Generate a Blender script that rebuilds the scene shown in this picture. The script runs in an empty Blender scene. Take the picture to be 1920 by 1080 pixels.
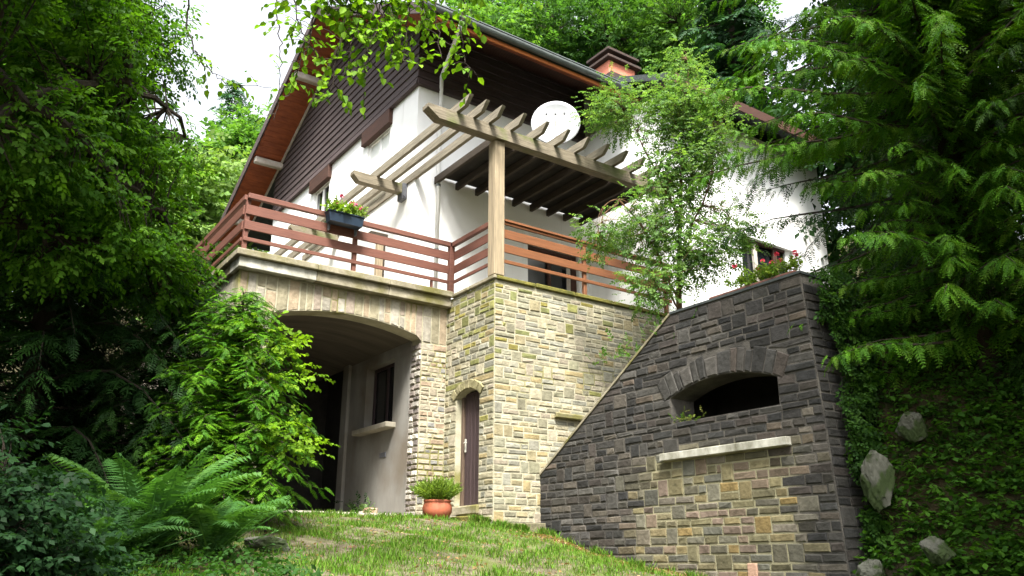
import bpy, bmesh, math, random
import numpy as np
from mathutils import Vector
from mathutils.geometry import tessellate_polygon

random.seed(11)
rng = np.random.default_rng(11)
scene = bpy.context.scene
col = scene.collection
R = math.radians

# ------------------------------------------------------------------ camera, sky, sun, exposure
cam_data = bpy.data.cameras.new('camera')
cam_data.sensor_width = 36.0
cam_data.lens = 36.0 * 1550.0 / 1920.0
cam_data.clip_start = 0.05
cam_data.clip_end = 2000.0
cam = bpy.data.objects.new('camera', cam_data)
col.objects.link(cam)
CAM = Vector((-7.26, -10.79, -0.597))
cam.location = CAM
cam.rotation_euler = (R(90 + 18.3), 0, R(-35.2))
scene.camera = cam

SUN_AZ, SUN_EL = R(212), R(56)          # azimuth clockwise from +Y
world = bpy.data.worlds.new('World')
scene.world = world
world.use_nodes = True
wn = world.node_tree
bg = wn.nodes['Background']
sky = wn.nodes.new('ShaderNodeTexSky')
sky.sky_type = 'NISHITA'
sky.sun_disc = False
sky.sun_elevation = SUN_EL
sky.sun_rotation = SUN_AZ
sky.dust_density = 4.0
sky.ozone_density = 1.0
hs = wn.nodes.new('ShaderNodeHueSaturation')
hs.inputs['Saturation'].default_value = 0.22
wn.links.new(sky.outputs[0], hs.inputs['Color'])
wn.links.new(hs.outputs[0], bg.inputs['Color'])
bg.inputs['Strength'].default_value = 0.135

sun_data = bpy.data.lights.new('sun', 'SUN')
sun_data.energy = 3.5
sun_data.angle = R(16)
sun_data.color = (1.0, 0.96, 0.88)
sun = bpy.data.objects.new('sun', sun_data)
col.objects.link(sun)
sd = Vector((math.sin(SUN_AZ) * math.cos(SUN_EL), math.cos(SUN_AZ) * math.cos(SUN_EL), math.sin(SUN_EL)))
sun.rotation_euler = sd.to_track_quat('Z', 'Y').to_euler()
sun.location = (-10, -20, 30)

vs = scene.view_settings
vs.view_transform = 'Standard'
vs.look = 'None'
vs.gamma = 1.0
vs.exposure = 2.1
try:
    vs.use_curve_mapping = False
except Exception:
    pass
scene.cycles.max_bounces = 8
scene.cycles.transparent_max_bounces = 8

# ------------------------------------------------------------------ materials
MATS = {}


def material(name, color=None, color2=None, rough=0.85, nscale=6.0, detail=5.0, stretch=(1, 1, 1), amount=0.5,
             bump=0.2, bscale=None, attr=False, vary=0.25, spec=0.3, metallic=0.0):
    """procedural principled material: a colour or the mesh's own 'col' attribute, mottled by noise"""
    m = bpy.data.materials.new(name)
    m.use_nodes = True
    nt = m.node_tree
    N, L = nt.nodes, nt.links
    p = N['Principled BSDF']
    p.inputs['Roughness'].default_value = rough
    p.inputs['Specular IOR Level'].default_value = spec
    p.inputs['Metallic'].default_value = metallic
    tc = N.new('ShaderNodeTexCoord')
    mp = N.new('ShaderNodeMapping')
    mp.inputs['Scale'].default_value = stretch
    L.new(tc.outputs['Object'], mp.inputs['Vector'])
    nz = N.new('ShaderNodeTexNoise')
    nz.inputs['Scale'].default_value = nscale
    nz.inputs['Detail'].default_value = detail
    nz.inputs['Roughness'].default_value = 0.65
    L.new(mp.outputs[0], nz.inputs['Vector'])
    ramp = N.new('ShaderNodeMapRange')
    ramp.inputs['From Min'].default_value = 0.3
    ramp.inputs['From Max'].default_value = 0.7
    L.new(nz.outputs['Fac'], ramp.inputs['Value'])
    mix = N.new('ShaderNodeMix')
    mix.data_type = 'RGBA'
    L.new(ramp.outputs[0], mix.inputs['Factor'])
    if attr:
        at = N.new('ShaderNodeAttribute')
        at.attribute_name = 'col'
        dk = N.new('ShaderNodeMix'); dk.data_type = 'RGBA'; dk.blend_type = 'MULTIPLY'
        dk.inputs['Factor'].default_value = 1.0
        dk.inputs['B'].default_value = (1 - vary, 1 - vary, 1 - vary * 1.1, 1)
        lt = N.new('ShaderNodeMix'); lt.data_type = 'RGBA'; lt.blend_type = 'MULTIPLY'
        lt.inputs['Factor'].default_value = 1.0
        lt.clamp_result = False
        lt.inputs['B'].default_value = (1 + vary, 1 + vary, 1 + vary, 1)
        L.new(at.outputs['Color'], dk.inputs['A'])
        L.new(at.outputs['Color'], lt.inputs['A'])
        L.new(dk.outputs['Result'], mix.inputs['A'])
        L.new(lt.outputs['Result'], mix.inputs['B'])
    else:
        c2 = color2 or tuple(max(0, c * (1 - amount)) for c in color)
        mix.inputs['A'].default_value = (*color, 1)
        mix.inputs['B'].default_value = (*c2, 1)
    L.new(mix.outputs['Result'], p.inputs['Base Color'])
    if bump:
        bn = N.new('ShaderNodeTexNoise')
        bn.inputs['Scale'].default_value = bscale or nscale * 4
        bn.inputs['Detail'].default_value = 6
        L.new(mp.outputs[0], bn.inputs['Vector'])
        b = N.new('ShaderNodeBump')
        b.inputs['Strength'].default_value = bump
        b.inputs['Distance'].default_value = 0.02
        L.new(bn.outputs['Fac'], b.inputs['Height'])
        L.new(b.outputs[0], p.inputs['Normal'])
    MATS[name] = m
    return m


def second_stain(m, color, nscale, lo, hi, stretch=(1, 1, 1)):
    """a second, larger colour of its own over a material (lichen, moss, rain streaks)"""
    nt = m.node_tree
    N, L = nt.nodes, nt.links
    p = N['Principled BSDF']
    src = p.inputs['Base Color'].links[0].from_socket
    tc = N.new('ShaderNodeTexCoord')
    mp = N.new('ShaderNodeMapping'); mp.inputs['Scale'].default_value = stretch
    L.new(tc.outputs['Object'], mp.inputs['Vector'])
    nz = N.new('ShaderNodeTexNoise'); nz.inputs['Scale'].default_value = nscale; nz.inputs['Detail'].default_value = 4
    L.new(mp.outputs[0], nz.inputs['Vector'])
    mr = N.new('ShaderNodeMapRange'); mr.inputs['From Min'].default_value = lo; mr.inputs['From Max'].default_value = hi
    L.new(nz.outputs['Fac'], mr.inputs['Value'])
    mix = N.new('ShaderNodeMix'); mix.data_type = 'RGBA'
    L.new(mr.outputs[0], mix.inputs['Factor'])
    L.new(src, mix.inputs['A'])
    mix.inputs['B'].default_value = (*color, 1)
    L.new(mix.outputs['Result'], p.inputs['Base Color'])
    return m


def leaf_material(name, trans=0.4, rough=0.6, spec=0.14):
    m = bpy.data.materials.new(name)
    m.use_nodes = True
    nt = m.node_tree
    N, L = nt.nodes, nt.links
    p = N['Principled BSDF']
    p.inputs['Roughness'].default_value = rough
    p.inputs['Specular IOR Level'].default_value = spec
    at = N.new('ShaderNodeAttribute'); at.attribute_name = 'col'
    L.new(at.outputs['Color'], p.inputs['Base Color'])
    tr = N.new('ShaderNodeBsdfTranslucent')
    mul = N.new('ShaderNodeMix'); mul.data_type = 'RGBA'; mul.blend_type = 'MULTIPLY'; mul.inputs['Factor'].default_value = 1
    mul.clamp_result = False
    mul.inputs['B'].default_value = (1.5, 1.6, 0.6, 1)
    L.new(at.outputs['Color'], mul.inputs['A'])
    L.new(mul.outputs['Result'], tr.inputs['Color'])
    mx = N.new('ShaderNodeMixShader'); mx.inputs[0].default_value = trans
    L.new(p.outputs[0], mx.inputs[1]); L.new(tr.outputs[0], mx.inputs[2])
    L.new(mx.outputs[0], N['Material Output'].inputs['Surface'])
    MATS[name] = m
    return m


material('plaster', (0.82, 0.82, 0.81), (0.77, 0.77, 0.76), rough=0.9, nscale=1.4, bump=0.06, bscale=40)
material('stone', attr=True, vary=0.33, nscale=9, bump=0.55, bscale=22, rough=0.9)
material('mortar_pale', (0.38, 0.35, 0.26), (0.24, 0.225, 0.155), nscale=3.2, bump=0.5, bscale=60, rough=0.95)
material('mortar_grey', (0.17, 0.155, 0.13), (0.07, 0.065, 0.055), nscale=2.6, bump=0.5, bscale=60, rough=0.95)
material('concrete', (0.34, 0.31, 0.25), (0.18, 0.165, 0.125), nscale=2.4, stretch=(1, 1, 0.35), bump=0.3, bscale=30, rough=0.92)
material('ledge_stone', (0.30, 0.27, 0.20), (0.115, 0.10, 0.06), nscale=3.5, bump=0.4, bscale=26, rough=0.92)
material('slab_white', (0.52, 0.51, 0.45), (0.10, 0.095, 0.06), nscale=3.4, stretch=(1, 1.0, 0.6), bump=0.4, rough=0.9)
material('moss', (0.16, 0.14, 0.03), (0.05, 0.055, 0.012), nscale=7, bump=0.8, bscale=30, rough=0.97)
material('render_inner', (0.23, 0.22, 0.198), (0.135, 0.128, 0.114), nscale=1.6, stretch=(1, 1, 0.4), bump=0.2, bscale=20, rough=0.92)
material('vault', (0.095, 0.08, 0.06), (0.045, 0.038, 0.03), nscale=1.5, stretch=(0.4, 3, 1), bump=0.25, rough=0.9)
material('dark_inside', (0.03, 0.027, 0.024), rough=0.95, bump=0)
material('cladding', (0.034, 0.022, 0.021), (0.080, 0.060, 0.060), nscale=5, stretch=(0.35, 0.35, 6), bump=0.35, bscale=12, rough=0.75)
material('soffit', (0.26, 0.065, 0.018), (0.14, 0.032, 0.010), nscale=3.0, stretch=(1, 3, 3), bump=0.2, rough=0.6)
material('soffit_shaded', (0.055, 0.020, 0.010), (0.032, 0.013, 0.008), nscale=3.0, stretch=(3, 0.6, 1), bump=0.2, rough=0.7)  # same soffit wood, eave shade put into the colour
material('fascia', (0.42, 0.13, 0.025), (0.26, 0.07, 0.016), nscale=4, stretch=(0.3, 3, 3), bump=0.15, rough=0.6)
material('slate', (0.05, 0.058, 0.056), (0.028, 0.034, 0.034), nscale=8, bump=0.4, rough=0.7)
material('zinc', (0.10, 0.115, 0.11), (0.055, 0.065, 0.062), nscale=5, bump=0.05, rough=0.45, spec=0.5)
material('pale_beam', (0.46, 0.42, 0.37), (0.30, 0.26, 0.22), nscale=6, bump=0.2, rough=0.8)
material('pergola_x', (0.21, 0.178, 0.125), (0.085, 0.072, 0.05), nscale=6, stretch=(0.5, 6, 6), bump=0.5, bscale=10, rough=0.9)
material('pergola_y', (0.25, 0.22, 0.165), (0.11, 0.096, 0.07), nscale=6, stretch=(6, 0.5, 6), bump=0.5, bscale=10, rough=0.9)
material('pergola_z', (0.32, 0.255, 0.165), (0.15, 0.12, 0.078), nscale=5, stretch=(7, 7, 0.35), bump=0.45, bscale=8, rough=0.9)
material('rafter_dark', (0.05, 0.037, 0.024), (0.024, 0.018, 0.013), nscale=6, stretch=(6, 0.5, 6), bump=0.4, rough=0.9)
material('roof_sheet', (0.022, 0.019, 0.014), (0.012, 0.010, 0.008), nscale=5, bump=0.4, rough=0.9)
material('rail_red', (0.15, 0.060, 0.040), (0.095, 0.037, 0.026), nscale=5, stretch=(0.6, 0.6, 6), bump=0.2, rough=0.65)
material('rail_orange', (0.185, 0.072, 0.028), (0.11, 0.042, 0.018), nscale=5, stretch=(0.5, 4, 8), bump=0.2, rough=0.6)
material('door_wood', (0.052, 0.032, 0.032), (0.028, 0.018, 0.02), nscale=5, stretch=(8, 8, 0.4), bump=0.4, rough=0.7)
material('door_jamb', (0.11, 0.075, 0.05), (0.06, 0.04, 0.028), nscale=5, stretch=(8, 8, 0.5), bump=0.3, rough=0.8)
material('lintel_brown', (0.065, 0.028, 0.018), (0.036, 0.017, 0.012), nscale=5, stretch=(1, 0.5, 5), bump=0.2, rough=0.7)
material('white_paint', (0.78, 0.78, 0.76), (0.66, 0.66, 0.64), nscale=3, bump=0.03, rough=0.5)
material('dish_white', (0.42, 0.43, 0.45), (0.30, 0.31, 0.32), nscale=2, bump=0.0, rough=0.35, spec=0.5)
material('iron', (0.10, 0.105, 0.115), (0.05, 0.05, 0.06), nscale=14, bump=0.3, rough=0.55, spec=0.5)
material('salmon_render', (0.52, 0.19, 0.12), (0.40, 0.135, 0.085), nscale=4, bump=0.2, rough=0.9)
material('chimney_slab', (0.055, 0.035, 0.028), (0.03, 0.022, 0.02), nscale=6, bump=0.4, rough=0.9)
material('terracotta', (0.36, 0.10, 0.045), (0.28, 0.09, 0.055), nscale=7, bump=0.15, rough=0.75)
material('trough_clay', (0.16, 0.07, 0.05), (0.08, 0.04, 0.03), nscale=7, bump=0.2, rough=0.85)
material('plastic_blue', (0.006, 0.014, 0.028), (0.008, 0.018, 0.032), nscale=5, bump=0, rough=0.45)
material('brick_pink', (0.42, 0.27, 0.19), (0.30, 0.18, 0.13), nscale=9, bump=0.5, rough=0.9)
material('soil', (0.055, 0.038, 0.024), (0.03, 0.021, 0.014), nscale=14, bump=0.8, rough=0.97)
material('bark', (0.045, 0.034, 0.024), (0.018, 0.014, 0.010), nscale=9, stretch=(2, 2, 0.5), bump=0.7, rough=0.95)
material('bark_grey', (0.11, 0.095, 0.075), (0.05, 0.045, 0.035), nscale=9, stretch=(2, 2, 0.5), bump=0.5, rough=0.95)
material('stem_brown', (0.16, 0.09, 0.045), (0.08, 0.05, 0.025), nscale=9, bump=0.2, rough=0.9)
material('rock', (0.10, 0.10, 0.082), (0.022, 0.026, 0.014), nscale=2.6, bump=0.9, bscale=9, rough=0.95)
material('petal_red', (0.55, 0.03, 0.05), (0.42, 0.02, 0.06), nscale=9, bump=0, rough=0.6)
material('petal_pink', (0.62, 0.10, 0.20), (0.5, 0.06, 0.14), nscale=9, bump=0, rough=0.6)
second_stain(MATS['ledge_stone'], (0.12, 0.11, 0.035), 1.7, 0.5, 0.66)
second_stain(MATS['render_inner'], (0.13, 0.11, 0.085), 0.9, 0.5, 0.7)
second_stain(MATS['rock'], (0.024, 0.038, 0.010), 4.5, 0.47, 0.54)
second_stain(MATS['mortar_pale'], (0.16, 0.15, 0.05), 1.1, 0.55, 0.68)
second_stain(MATS['plaster'], (0.70, 0.70, 0.68), 0.7, 0.52, 0.75, (1, 1, 0.3))
second_stain(MATS['plaster'], (0.55, 0.55, 0.52), 5.0, 0.64, 0.85, (1, 1, 0.06))
second_stain(MATS['pergola_x'], (0.10, 0.11, 0.04), 2.0, 0.55, 0.68)
leaf_material('leaf', 0.42)
leaf_material('needle', 0.25, rough=0.6)
leaf_material('grass_blade', 0.35, rough=0.7)

# glass
g = material('glass_dark', (0.012, 0.014, 0.015), (0.02, 0.022, 0.024), rough=0.06, bump=0, spec=0.7)
material('curtain', (0.74, 0.75, 0.73), (0.62, 0.65, 0.62), nscale=3, stretch=(6, 6, 0.4), bump=0.1, rough=0.85)

# wall mortar with its own patch: near-black above, tan below the slab
def patch_mortar():
    m = material('mortar_patch', (0.11, 0.10, 0.085), (0.022, 0.021, 0.019), nscale=3, bump=0.5, bscale=60, rough=0.95)
    nt = m.node_tree; N, L = nt.nodes, nt.links
    p = N['Principled BSDF']
    src = p.inputs['Base Color'].links[0].from_socket
    tc = N.new('ShaderNodeTexCoord')
    nz = N.new('ShaderNodeTexNoise'); nz.inputs['Scale'].default_value = 1.5
    L.new(tc.outputs['Object'], nz.inputs['Vector'])
    sx = N.new('ShaderNodeSeparateXYZ'); L.new(tc.outputs['Object'], sx.inputs[0])
    def rng_node(sock, a, b, amp=0.5):
        r = N.new('ShaderNodeMapRange'); r.interpolation_type = 'SMOOTHSTEP'
        r.inputs['From Min'].default_value = a; r.inputs['From Max'].default_value = b
        ad = N.new('ShaderNodeMath'); ad.operation = 'MULTIPLY_ADD'
        ad.inputs[1].default_value = amp; L.new(nz.outputs['Fac'], ad.inputs[0]); L.new(sock, ad.inputs[2])
        L.new(ad.outputs[0], r.inputs['Value'])
        return r.outputs[0]
    a = rng_node(sx.outputs['Z'], 1.07, .93)      # low enough (origin of the wall is at z = 0)
    b = rng_node(sx.outputs['Y'], -1.7, -2.3)     # far enough along
    c = rng_node(sx.outputs['Y'], -4.75, -4.3)
    mu = N.new('ShaderNodeMath'); mu.operation = 'MULTIPLY'; L.new(a, mu.inputs[0]); L.new(b, mu.inputs[1])
    mu2 = N.new('ShaderNodeMath'); mu2.operation = 'MULTIPLY'; L.new(mu.outputs[0], mu2.inputs[0]); L.new(c, mu2.inputs[1])
    mix = N.new('ShaderNodeMix'); mix.data_type = 'RGBA'
    L.new(mu2.outputs[0], mix.inputs['Factor']); L.new(src, mix.inputs['A'])
    mix.inputs['B'].default_value = (0.25, 0.23, 0.145, 1)
    L.new(mix.outputs['Result'], p.inputs['Base Color'])
patch_mortar()


def ground_mat():
    m = bpy.data.materials.new('ground'); m.use_nodes = True
    nt = m.node_tree; N, L = nt.nodes, nt.links
    p = N['Principled BSDF']; p.inputs['Roughness'].default_value = 0.97
    p.inputs['Specular IOR Level'].default_value = 0.1
    tc = N.new('ShaderNodeTexCoord')
    def noise(s, d=6):
        n = N.new('ShaderNodeTexNoise'); n.inputs['Scale'].default_value = s; n.inputs['Detail'].default_value = d
        L.new(tc.outputs['Object'], n.inputs['Vector']); return n
    def mixc(fac, a, b):
        x = N.new('ShaderNodeMix'); x.data_type = 'RGBA'; L.new(fac, x.inputs['Factor'])
        for s, v in (('A', a), ('B', b)):
            if isinstance(v, tuple): x.inputs[s].default_value = (*v, 1)
            else: L.new(v, x.inputs[s])
        return x.outputs['Result']
    def mr(n, a, b):
        r = N.new('ShaderNodeMapRange'); r.inputs['From Min'].default_value = a; r.inputs['From Max'].default_value = b
        L.new(n.outputs['Fac'], r.inputs['Value']); return r.outputs[0]
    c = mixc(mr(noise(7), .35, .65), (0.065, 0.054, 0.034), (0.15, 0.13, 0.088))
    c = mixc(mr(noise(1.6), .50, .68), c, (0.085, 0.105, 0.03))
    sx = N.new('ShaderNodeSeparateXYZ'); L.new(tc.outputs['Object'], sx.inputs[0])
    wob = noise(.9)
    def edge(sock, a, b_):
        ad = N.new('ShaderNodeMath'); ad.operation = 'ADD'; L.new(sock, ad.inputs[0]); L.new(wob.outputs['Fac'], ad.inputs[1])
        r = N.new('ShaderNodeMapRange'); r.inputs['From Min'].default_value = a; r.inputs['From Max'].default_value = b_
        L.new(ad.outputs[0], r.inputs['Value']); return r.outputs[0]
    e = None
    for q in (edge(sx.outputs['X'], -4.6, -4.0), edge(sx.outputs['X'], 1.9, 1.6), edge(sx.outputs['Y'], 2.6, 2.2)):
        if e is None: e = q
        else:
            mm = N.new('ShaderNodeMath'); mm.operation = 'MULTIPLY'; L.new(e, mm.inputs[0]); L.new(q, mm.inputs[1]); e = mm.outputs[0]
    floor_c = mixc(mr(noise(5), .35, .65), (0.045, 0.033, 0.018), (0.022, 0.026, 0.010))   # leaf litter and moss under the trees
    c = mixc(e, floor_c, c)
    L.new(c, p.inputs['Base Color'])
    b = N.new('ShaderNodeBump'); b.inputs['Strength'].default_value = 0.8; b.inputs['Distance'].default_value = 0.03
    L.new(noise(30).outputs['Fac'], b.inputs['Height']); L.new(b.outputs[0], p.inputs['Normal'])
    MATS['ground'] = m
ground_mat()

# ------------------------------------------------------------------ object helpers
ORIGIN = {}


def thing(name, loc, label, cat, group=None):
    o = bpy.data.objects.new(name, None)
    o.empty_display_size = 0.2
    col.objects.link(o)
    o.location = loc
    o['label'] = label
    o['category'] = cat
    if group:
        o['group'] = group
    ORIGIN[o.name] = np.array(loc, float)
    return o


def tag(o, label, cat, group=None):
    o['label'] = label; o['category'] = cat
    if group: o['group'] = group
    return o


def obj(name, V, F, mat, parent=None, colr=None, smooth=False, kind=None, label=None, origin=None):
    """one mesh object from world-space vertices; a child keeps the base point of its thing as origin"""
    V = np.asarray(V, float).reshape(-1, 3)
    if parent is not None:
        org = ORIGIN[parent.name]
    else:
        org = np.zeros(3) if origin is None else np.array(origin, float)
    me = bpy.data.meshes.new(name)
    VV = V - org
    if isinstance(F, np.ndarray):
        m, k = F.shape
        me.vertices.add(len(VV)); me.vertices.foreach_set('co', VV.astype(np.float32).ravel())
        me.loops.add(m * k); me.loops.foreach_set('vertex_index', F.astype(np.int32).ravel())
        me.polygons.add(m); me.polygons.foreach_set('loop_start', (np.arange(m) * k).astype(np.int32))
        me.update(calc_edges=True)
    else:
        me.from_pydata(VV.tolist(), [], [list(f) for f in F])
        bm = bmesh.new(); bm.from_mesh(me)
        bmesh.ops.recalc_face_normals(bm, faces=bm.faces)
        bm.to_mesh(me); bm.free()
    if smooth:
        me.polygons.foreach_set('use_smooth', [True] * len(me.polygons))
    if colr is not None:
        c = np.asarray(colr, float)
        if c.ndim == 1:
            c = np.tile(c, (len(VV), 1))
        a = me.attributes.new('col', 'FLOAT_COLOR', 'POINT')
        a.data.foreach_set('color', np.hstack([c, np.ones((len(c), 1))]).astype(np.float32).ravel())
    me.materials.append(MATS[mat] if isinstance(mat, str) else mat)
    o = bpy.data.objects.new(name, me)
    col.objects.link(o)
    if parent is not None:
        o.parent = parent
    else:
        o.location = org
    ORIGIN[o.name] = org
    if kind: o['kind'] = kind
    if label: o['label'] = label
    return o


def box(x0, x1, y0, y1, z0, z1):
    V = [(x, y, z) for x in (x0, x1) for y in (y0, y1) for z in (z0, z1)]
    F = [(0, 1, 3, 2), (4, 6, 7, 5), (0, 4, 5, 1), (2, 3, 7, 6), (0, 2, 6, 4), (1, 5, 7, 3)]
    return V, F


def bbox(x0, x1, y0, y1, z0, z1, b=0.008, jit=0.0):
    """box with bevelled edges (24 vertices)"""
    b = min(b, abs(x1 - x0) * .3, abs(y1 - y0) * .3, abs(z1 - z0) * .3)
    bm = bmesh.new()
    V, F = box(x0, x1, y0, y1, z0, z1)
    vv = [bm.verts.new(v) for v in V]
    for f in F: bm.faces.new([vv[i] for i in f])
    bmesh.ops.bevel(bm, geom=list(bm.edges), offset=b, segments=1, affect='EDGES', profile=0.5)
    bm.verts.ensure_lookup_table()
    bm.verts.index_update()
    Vo = [tuple(v.co) for v in bm.verts]
    Fo = [[v.index for v in f.verts] for f in bm.faces]
    bm.free()
    if jit:
        Vo = [tuple(c + random.uniform(-jit, jit) for c in v) for v in Vo]
    return Vo, Fo


def merge(*parts):
    V, F = [], []
    for v, f in parts:
        n = len(V)
        V += [tuple(a) for a in v]
        F += [[i + n for i in q] for q in f]
    return V, F


def prism(outer, holes, place, d0, d1):
    """a flat outline with holes, given depth: place(u, v, d) -> world point"""
    loops = [[Vector((u, v, 0)) for u, v in lp] for lp in [outer] + list(holes)]
    tris = tessellate_polygon(loops)
    flat = [p for lp in loops for p in lp]
    n = len(flat)
    V = [place(p.x, p.y, d0) for p in flat] + [place(p.x, p.y, d1) for p in flat]
    F = [list(t) for t in tris] + [[i + n for i in reversed(t)] for t in tris]
    s = 0
    for lp in loops:
        k = len(lp)
        for i in range(k):
            a, b = s + i, s + (i + 1) % k
            F.append([a, b, b + n, a + n])
        s += k
    return V, F


def tube(pts, rad, sides=6, cap=True):
    pts = [Vector(p) for p in pts]
    V, F = [], []
    n = len(pts)
    prev = None
    for i, p in enumerate(pts):
        t = (pts[min(i + 1, n - 1)] - pts[max(i - 1, 0)])
        t = t.normalized() if t.length > 1e-9 else Vector((0, 0, 1))
        if prev is None:
            a = t.orthogonal().normalized()
        else:
            a = (prev - t * prev.dot(t))
            a = a.normalized() if a.length > 1e-6 else t.orthogonal().normalized()
        prev = a
        b = t.cross(a)
        r = rad[i] if hasattr(rad, '__len__') else rad
        for k in range(sides):
            w = 2 * math.pi * k / sides
            V.append(tuple(p + a * (r * math.cos(w)) + b * (r * math.sin(w))))
    for i in range(n - 1):
        for k in range(sides):
            q = (k + 1) % sides
            F.append([i * sides + k, i * sides + q, (i + 1) * sides + q, (i + 1) * sides + k])
    if cap:
        F.append(list(range(sides))[::-1]); F.append([(n - 1) * sides + k for k in range(sides)])
    return V, F


def lathe(profile, cx, cy, cz, sides=24):
    V, F = [], []
    for r, z in profile:
        for k in range(sides):
            w = 2 * math.pi * k / sides
            V.append((cx + r * math.cos(w), cy + r * math.sin(w), cz + z))
    for i in range(len(profile) - 1):
        for k in range(sides):
            q = (k + 1) % sides
            F.append([i * sides + k, i * sides + q, (i + 1) * sides + q, (i + 1) * sides + k])
    F.append(list(range(sides))[::-1])
    F.append([(len(profile) - 1) * sides + k for k in range(sides)])
    return V, F


def sm(x, a, b):
    t = np.clip((np.asarray(x, float) - a) / (b - a), 0, 1)
    return t * t * (3 - 2 * t)


def lump(x, y, s=1.0, ph=0.0):
    return (np.sin(x * 1.7 * s + 1.3 + ph) * np.cos(y * 2.1 * s + .4 + ph) + .5 * np.sin(x * 4.3 * s + y * 3.1 * s + ph)
            + .35 * np.cos(y * 6.7 * s - x * 5.2 * s + 2 * ph))


# ------------------------------------------------------------------ the ground: one sheet
def ground_z(x, y):
    x = np.asarray(x, float); y = np.asarray(y, float)
    b = 0.19 * np.minimum(y - 0.25, 0) - 0.13 * np.clip(np.minimum(x, 0.95) + 0.45, 0, 3) * sm(y, 1.4, 0.3)
    b = np.maximum(b, -3.2)
    b = b + 0.03 * lump(x, y, .8) * sm(y, 1.2, -0.5)
    near = sm(x, 1.9, 2.2)                               # the made-up ground behind the retaining wall
    wd = 1.0 + 0.75 * np.clip(-5.3 - y, 0, 6)            # the rocky bank beside it, steep at the wall, gentler nearer
    bank = sm((x - 0.88) / wd, 0, 1.15)
    k = sm(y, -5.5, -5.15)
    t = bank * (1 - k) + near * k
    stair = 1 - sm(y, -3.3, -.2) * sm(x, 5.2, 4.4)
    up = 2.5 * (.12 + .88 * stair) + 0.05 * np.clip(x - 5, 0, 200) + 0.12 * lump(x, y, .5)
    z = b * (1 - t) + up * t
    z = z + 0.34 * np.clip(y - 13, 0, 80) + 0.30 * np.clip(x - 14, 0, 80) * sm(y, -30, 0)
    z = z + 0.22 * np.clip(-x - 9.5, 0, 40)
    return z


def axis(a, b, lo, hi, fine, n):
    core = np.arange(a, b, fine)
    out1 = a - np.geomspace(fine, a - lo, n)[::-1]
    out2 = b + np.geomspace(fine, hi - b, n)
    return np.concatenate([out1, core, out2])


gx = axis(-9, 5, -200, 200, 0.14, 26)
gy = axis(-12, 3, -200, 220, 0.14, 26)
GX, GY = np.meshgrid(gx, gy, indexing='ij')
GZ = ground_z(GX, GY)
nx, ny = GX.shape
idx = np.arange(nx * ny).reshape(nx, ny)
GF = np.stack([idx[:-1, :-1], idx[1:, :-1], idx[1:, 1:], idx[:-1, 1:]], -1).reshape(-1, 4)
ground = obj('ground', np.stack([GX, GY, GZ], -1), GF, 'ground', smooth=True, kind='structure')


# ------------------------------------------------------------------ masonry: random ashlar in real stones
def ashlar(region, z0, z1, hs_, ws_, pdouble, rnd, minw=0.05):
    zs = [z0]
    while zs[-1] < z1 - 0.04:
        zs.append(zs[-1] + rnd.uniform(*hs_))
    zs[-1] = z1
    rows = len(zs) - 1
    occ = [[] for _ in range(rows + 1)]
    out = []
    for i in range(rows):
        zb, zt = zs[i], zs[i + 1]
        ib, it = region(zb + .004), region(zt - .004)
        if len(ib) != len(it):
            ib = it = region((zb + zt) / 2)
        for (a0, b0), (a1, b1) in zip(ib, it):
            segs = [((a0, a1), (b0, b1))]
            for o0, o1 in occ[i]:
                ns = []
                for l, r in segs:
                    if o1 <= min(l) or o0 >= max(r):
                        ns.append((l, r)); continue
                    if o0 > max(l): ns.append((l, (o0, o0)))
                    if o1 < min(r): ns.append(((o1, o1), r))
                segs = ns
            for l, r in segs:
                u = l
                while True:
                    left = min(r) - max(u)
                    if left < minw and max(r) - min(u) < minw * 1.5:
                        break
                    w = rnd.uniform(*ws_)
                    last = left < w * 1.45
                    e = r if last else (max(u) + w, max(u) + w)
                    dbl = False
                    if (not last) and i + 1 < rows and w < ws_[0] + .6 * (ws_[1] - ws_[0]) and rnd.random() < pdouble:
                        up = region(zs[i + 2] - .004)
                        if u[0] == u[1] and any(a <= u[0] and b >= e[0] for a, b in up) and not any(
                                o0 < e[0] and o1 > u[0] for o0, o1 in occ[i + 1]):
                            dbl = True
                    ztop = zs[i + 2] if dbl else zt
                    if dbl: occ[i + 1].append((u[0], e[0]))
                    out.append([(u[0], zb), (e[0], zb), (e[1], ztop), (u[1], ztop)])
                    u = e
                    if last: break
    return out


def stone_mesh(quad, place, joint, depth, rnd, bev=0.011, jit=0.004):
    q = [Vector((a, b)) for a, b in quad]
    c = sum(q, Vector((0, 0))) / len(q)
    def shrink(d):
        res = []
        for p in q:
            v = c - p
            sx = math.copysign(min(d, abs(v.x) * .8), v.x); sy = math.copysign(min(d, abs(v.y) * .8), v.y)
            res.append(p + Vector((sx, sy)))
        return res
    r1 = [p + Vector((rnd.uniform(-jit, jit), rnd.uniform(-jit, jit))) for p in shrink(joint / 2)]
    cc = sum(r1, Vector((0, 0))) / len(r1)
    r2 = [p + Vector((math.copysign(min(bev, abs((cc - p).x) * .5), (cc - p).x), math.copysign(min(bev, abs((cc - p).y) * .5), (cc - p).y))) for p in r1]
    n = len(q)
    dj = [max(.0045, depth + rnd.uniform(-.006, .006)) for _ in range(n)]
    V = [place(p.x, p.y, -0.006) for p in r1] + [place(p.x, p.y, max(.003, depth * .5)) for p in r1] + [place(p.x, p.y, dj[i]) for i, p in enumerate(r2)]
    F = []
    for k in (0, n):
        for i in range(n):
            j = (i + 1) % n
            F.append([k + i, k + j, k + n + j, k + n + i])
    F.append([2 * n + i for i in range(n)])
    return V, F


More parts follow.
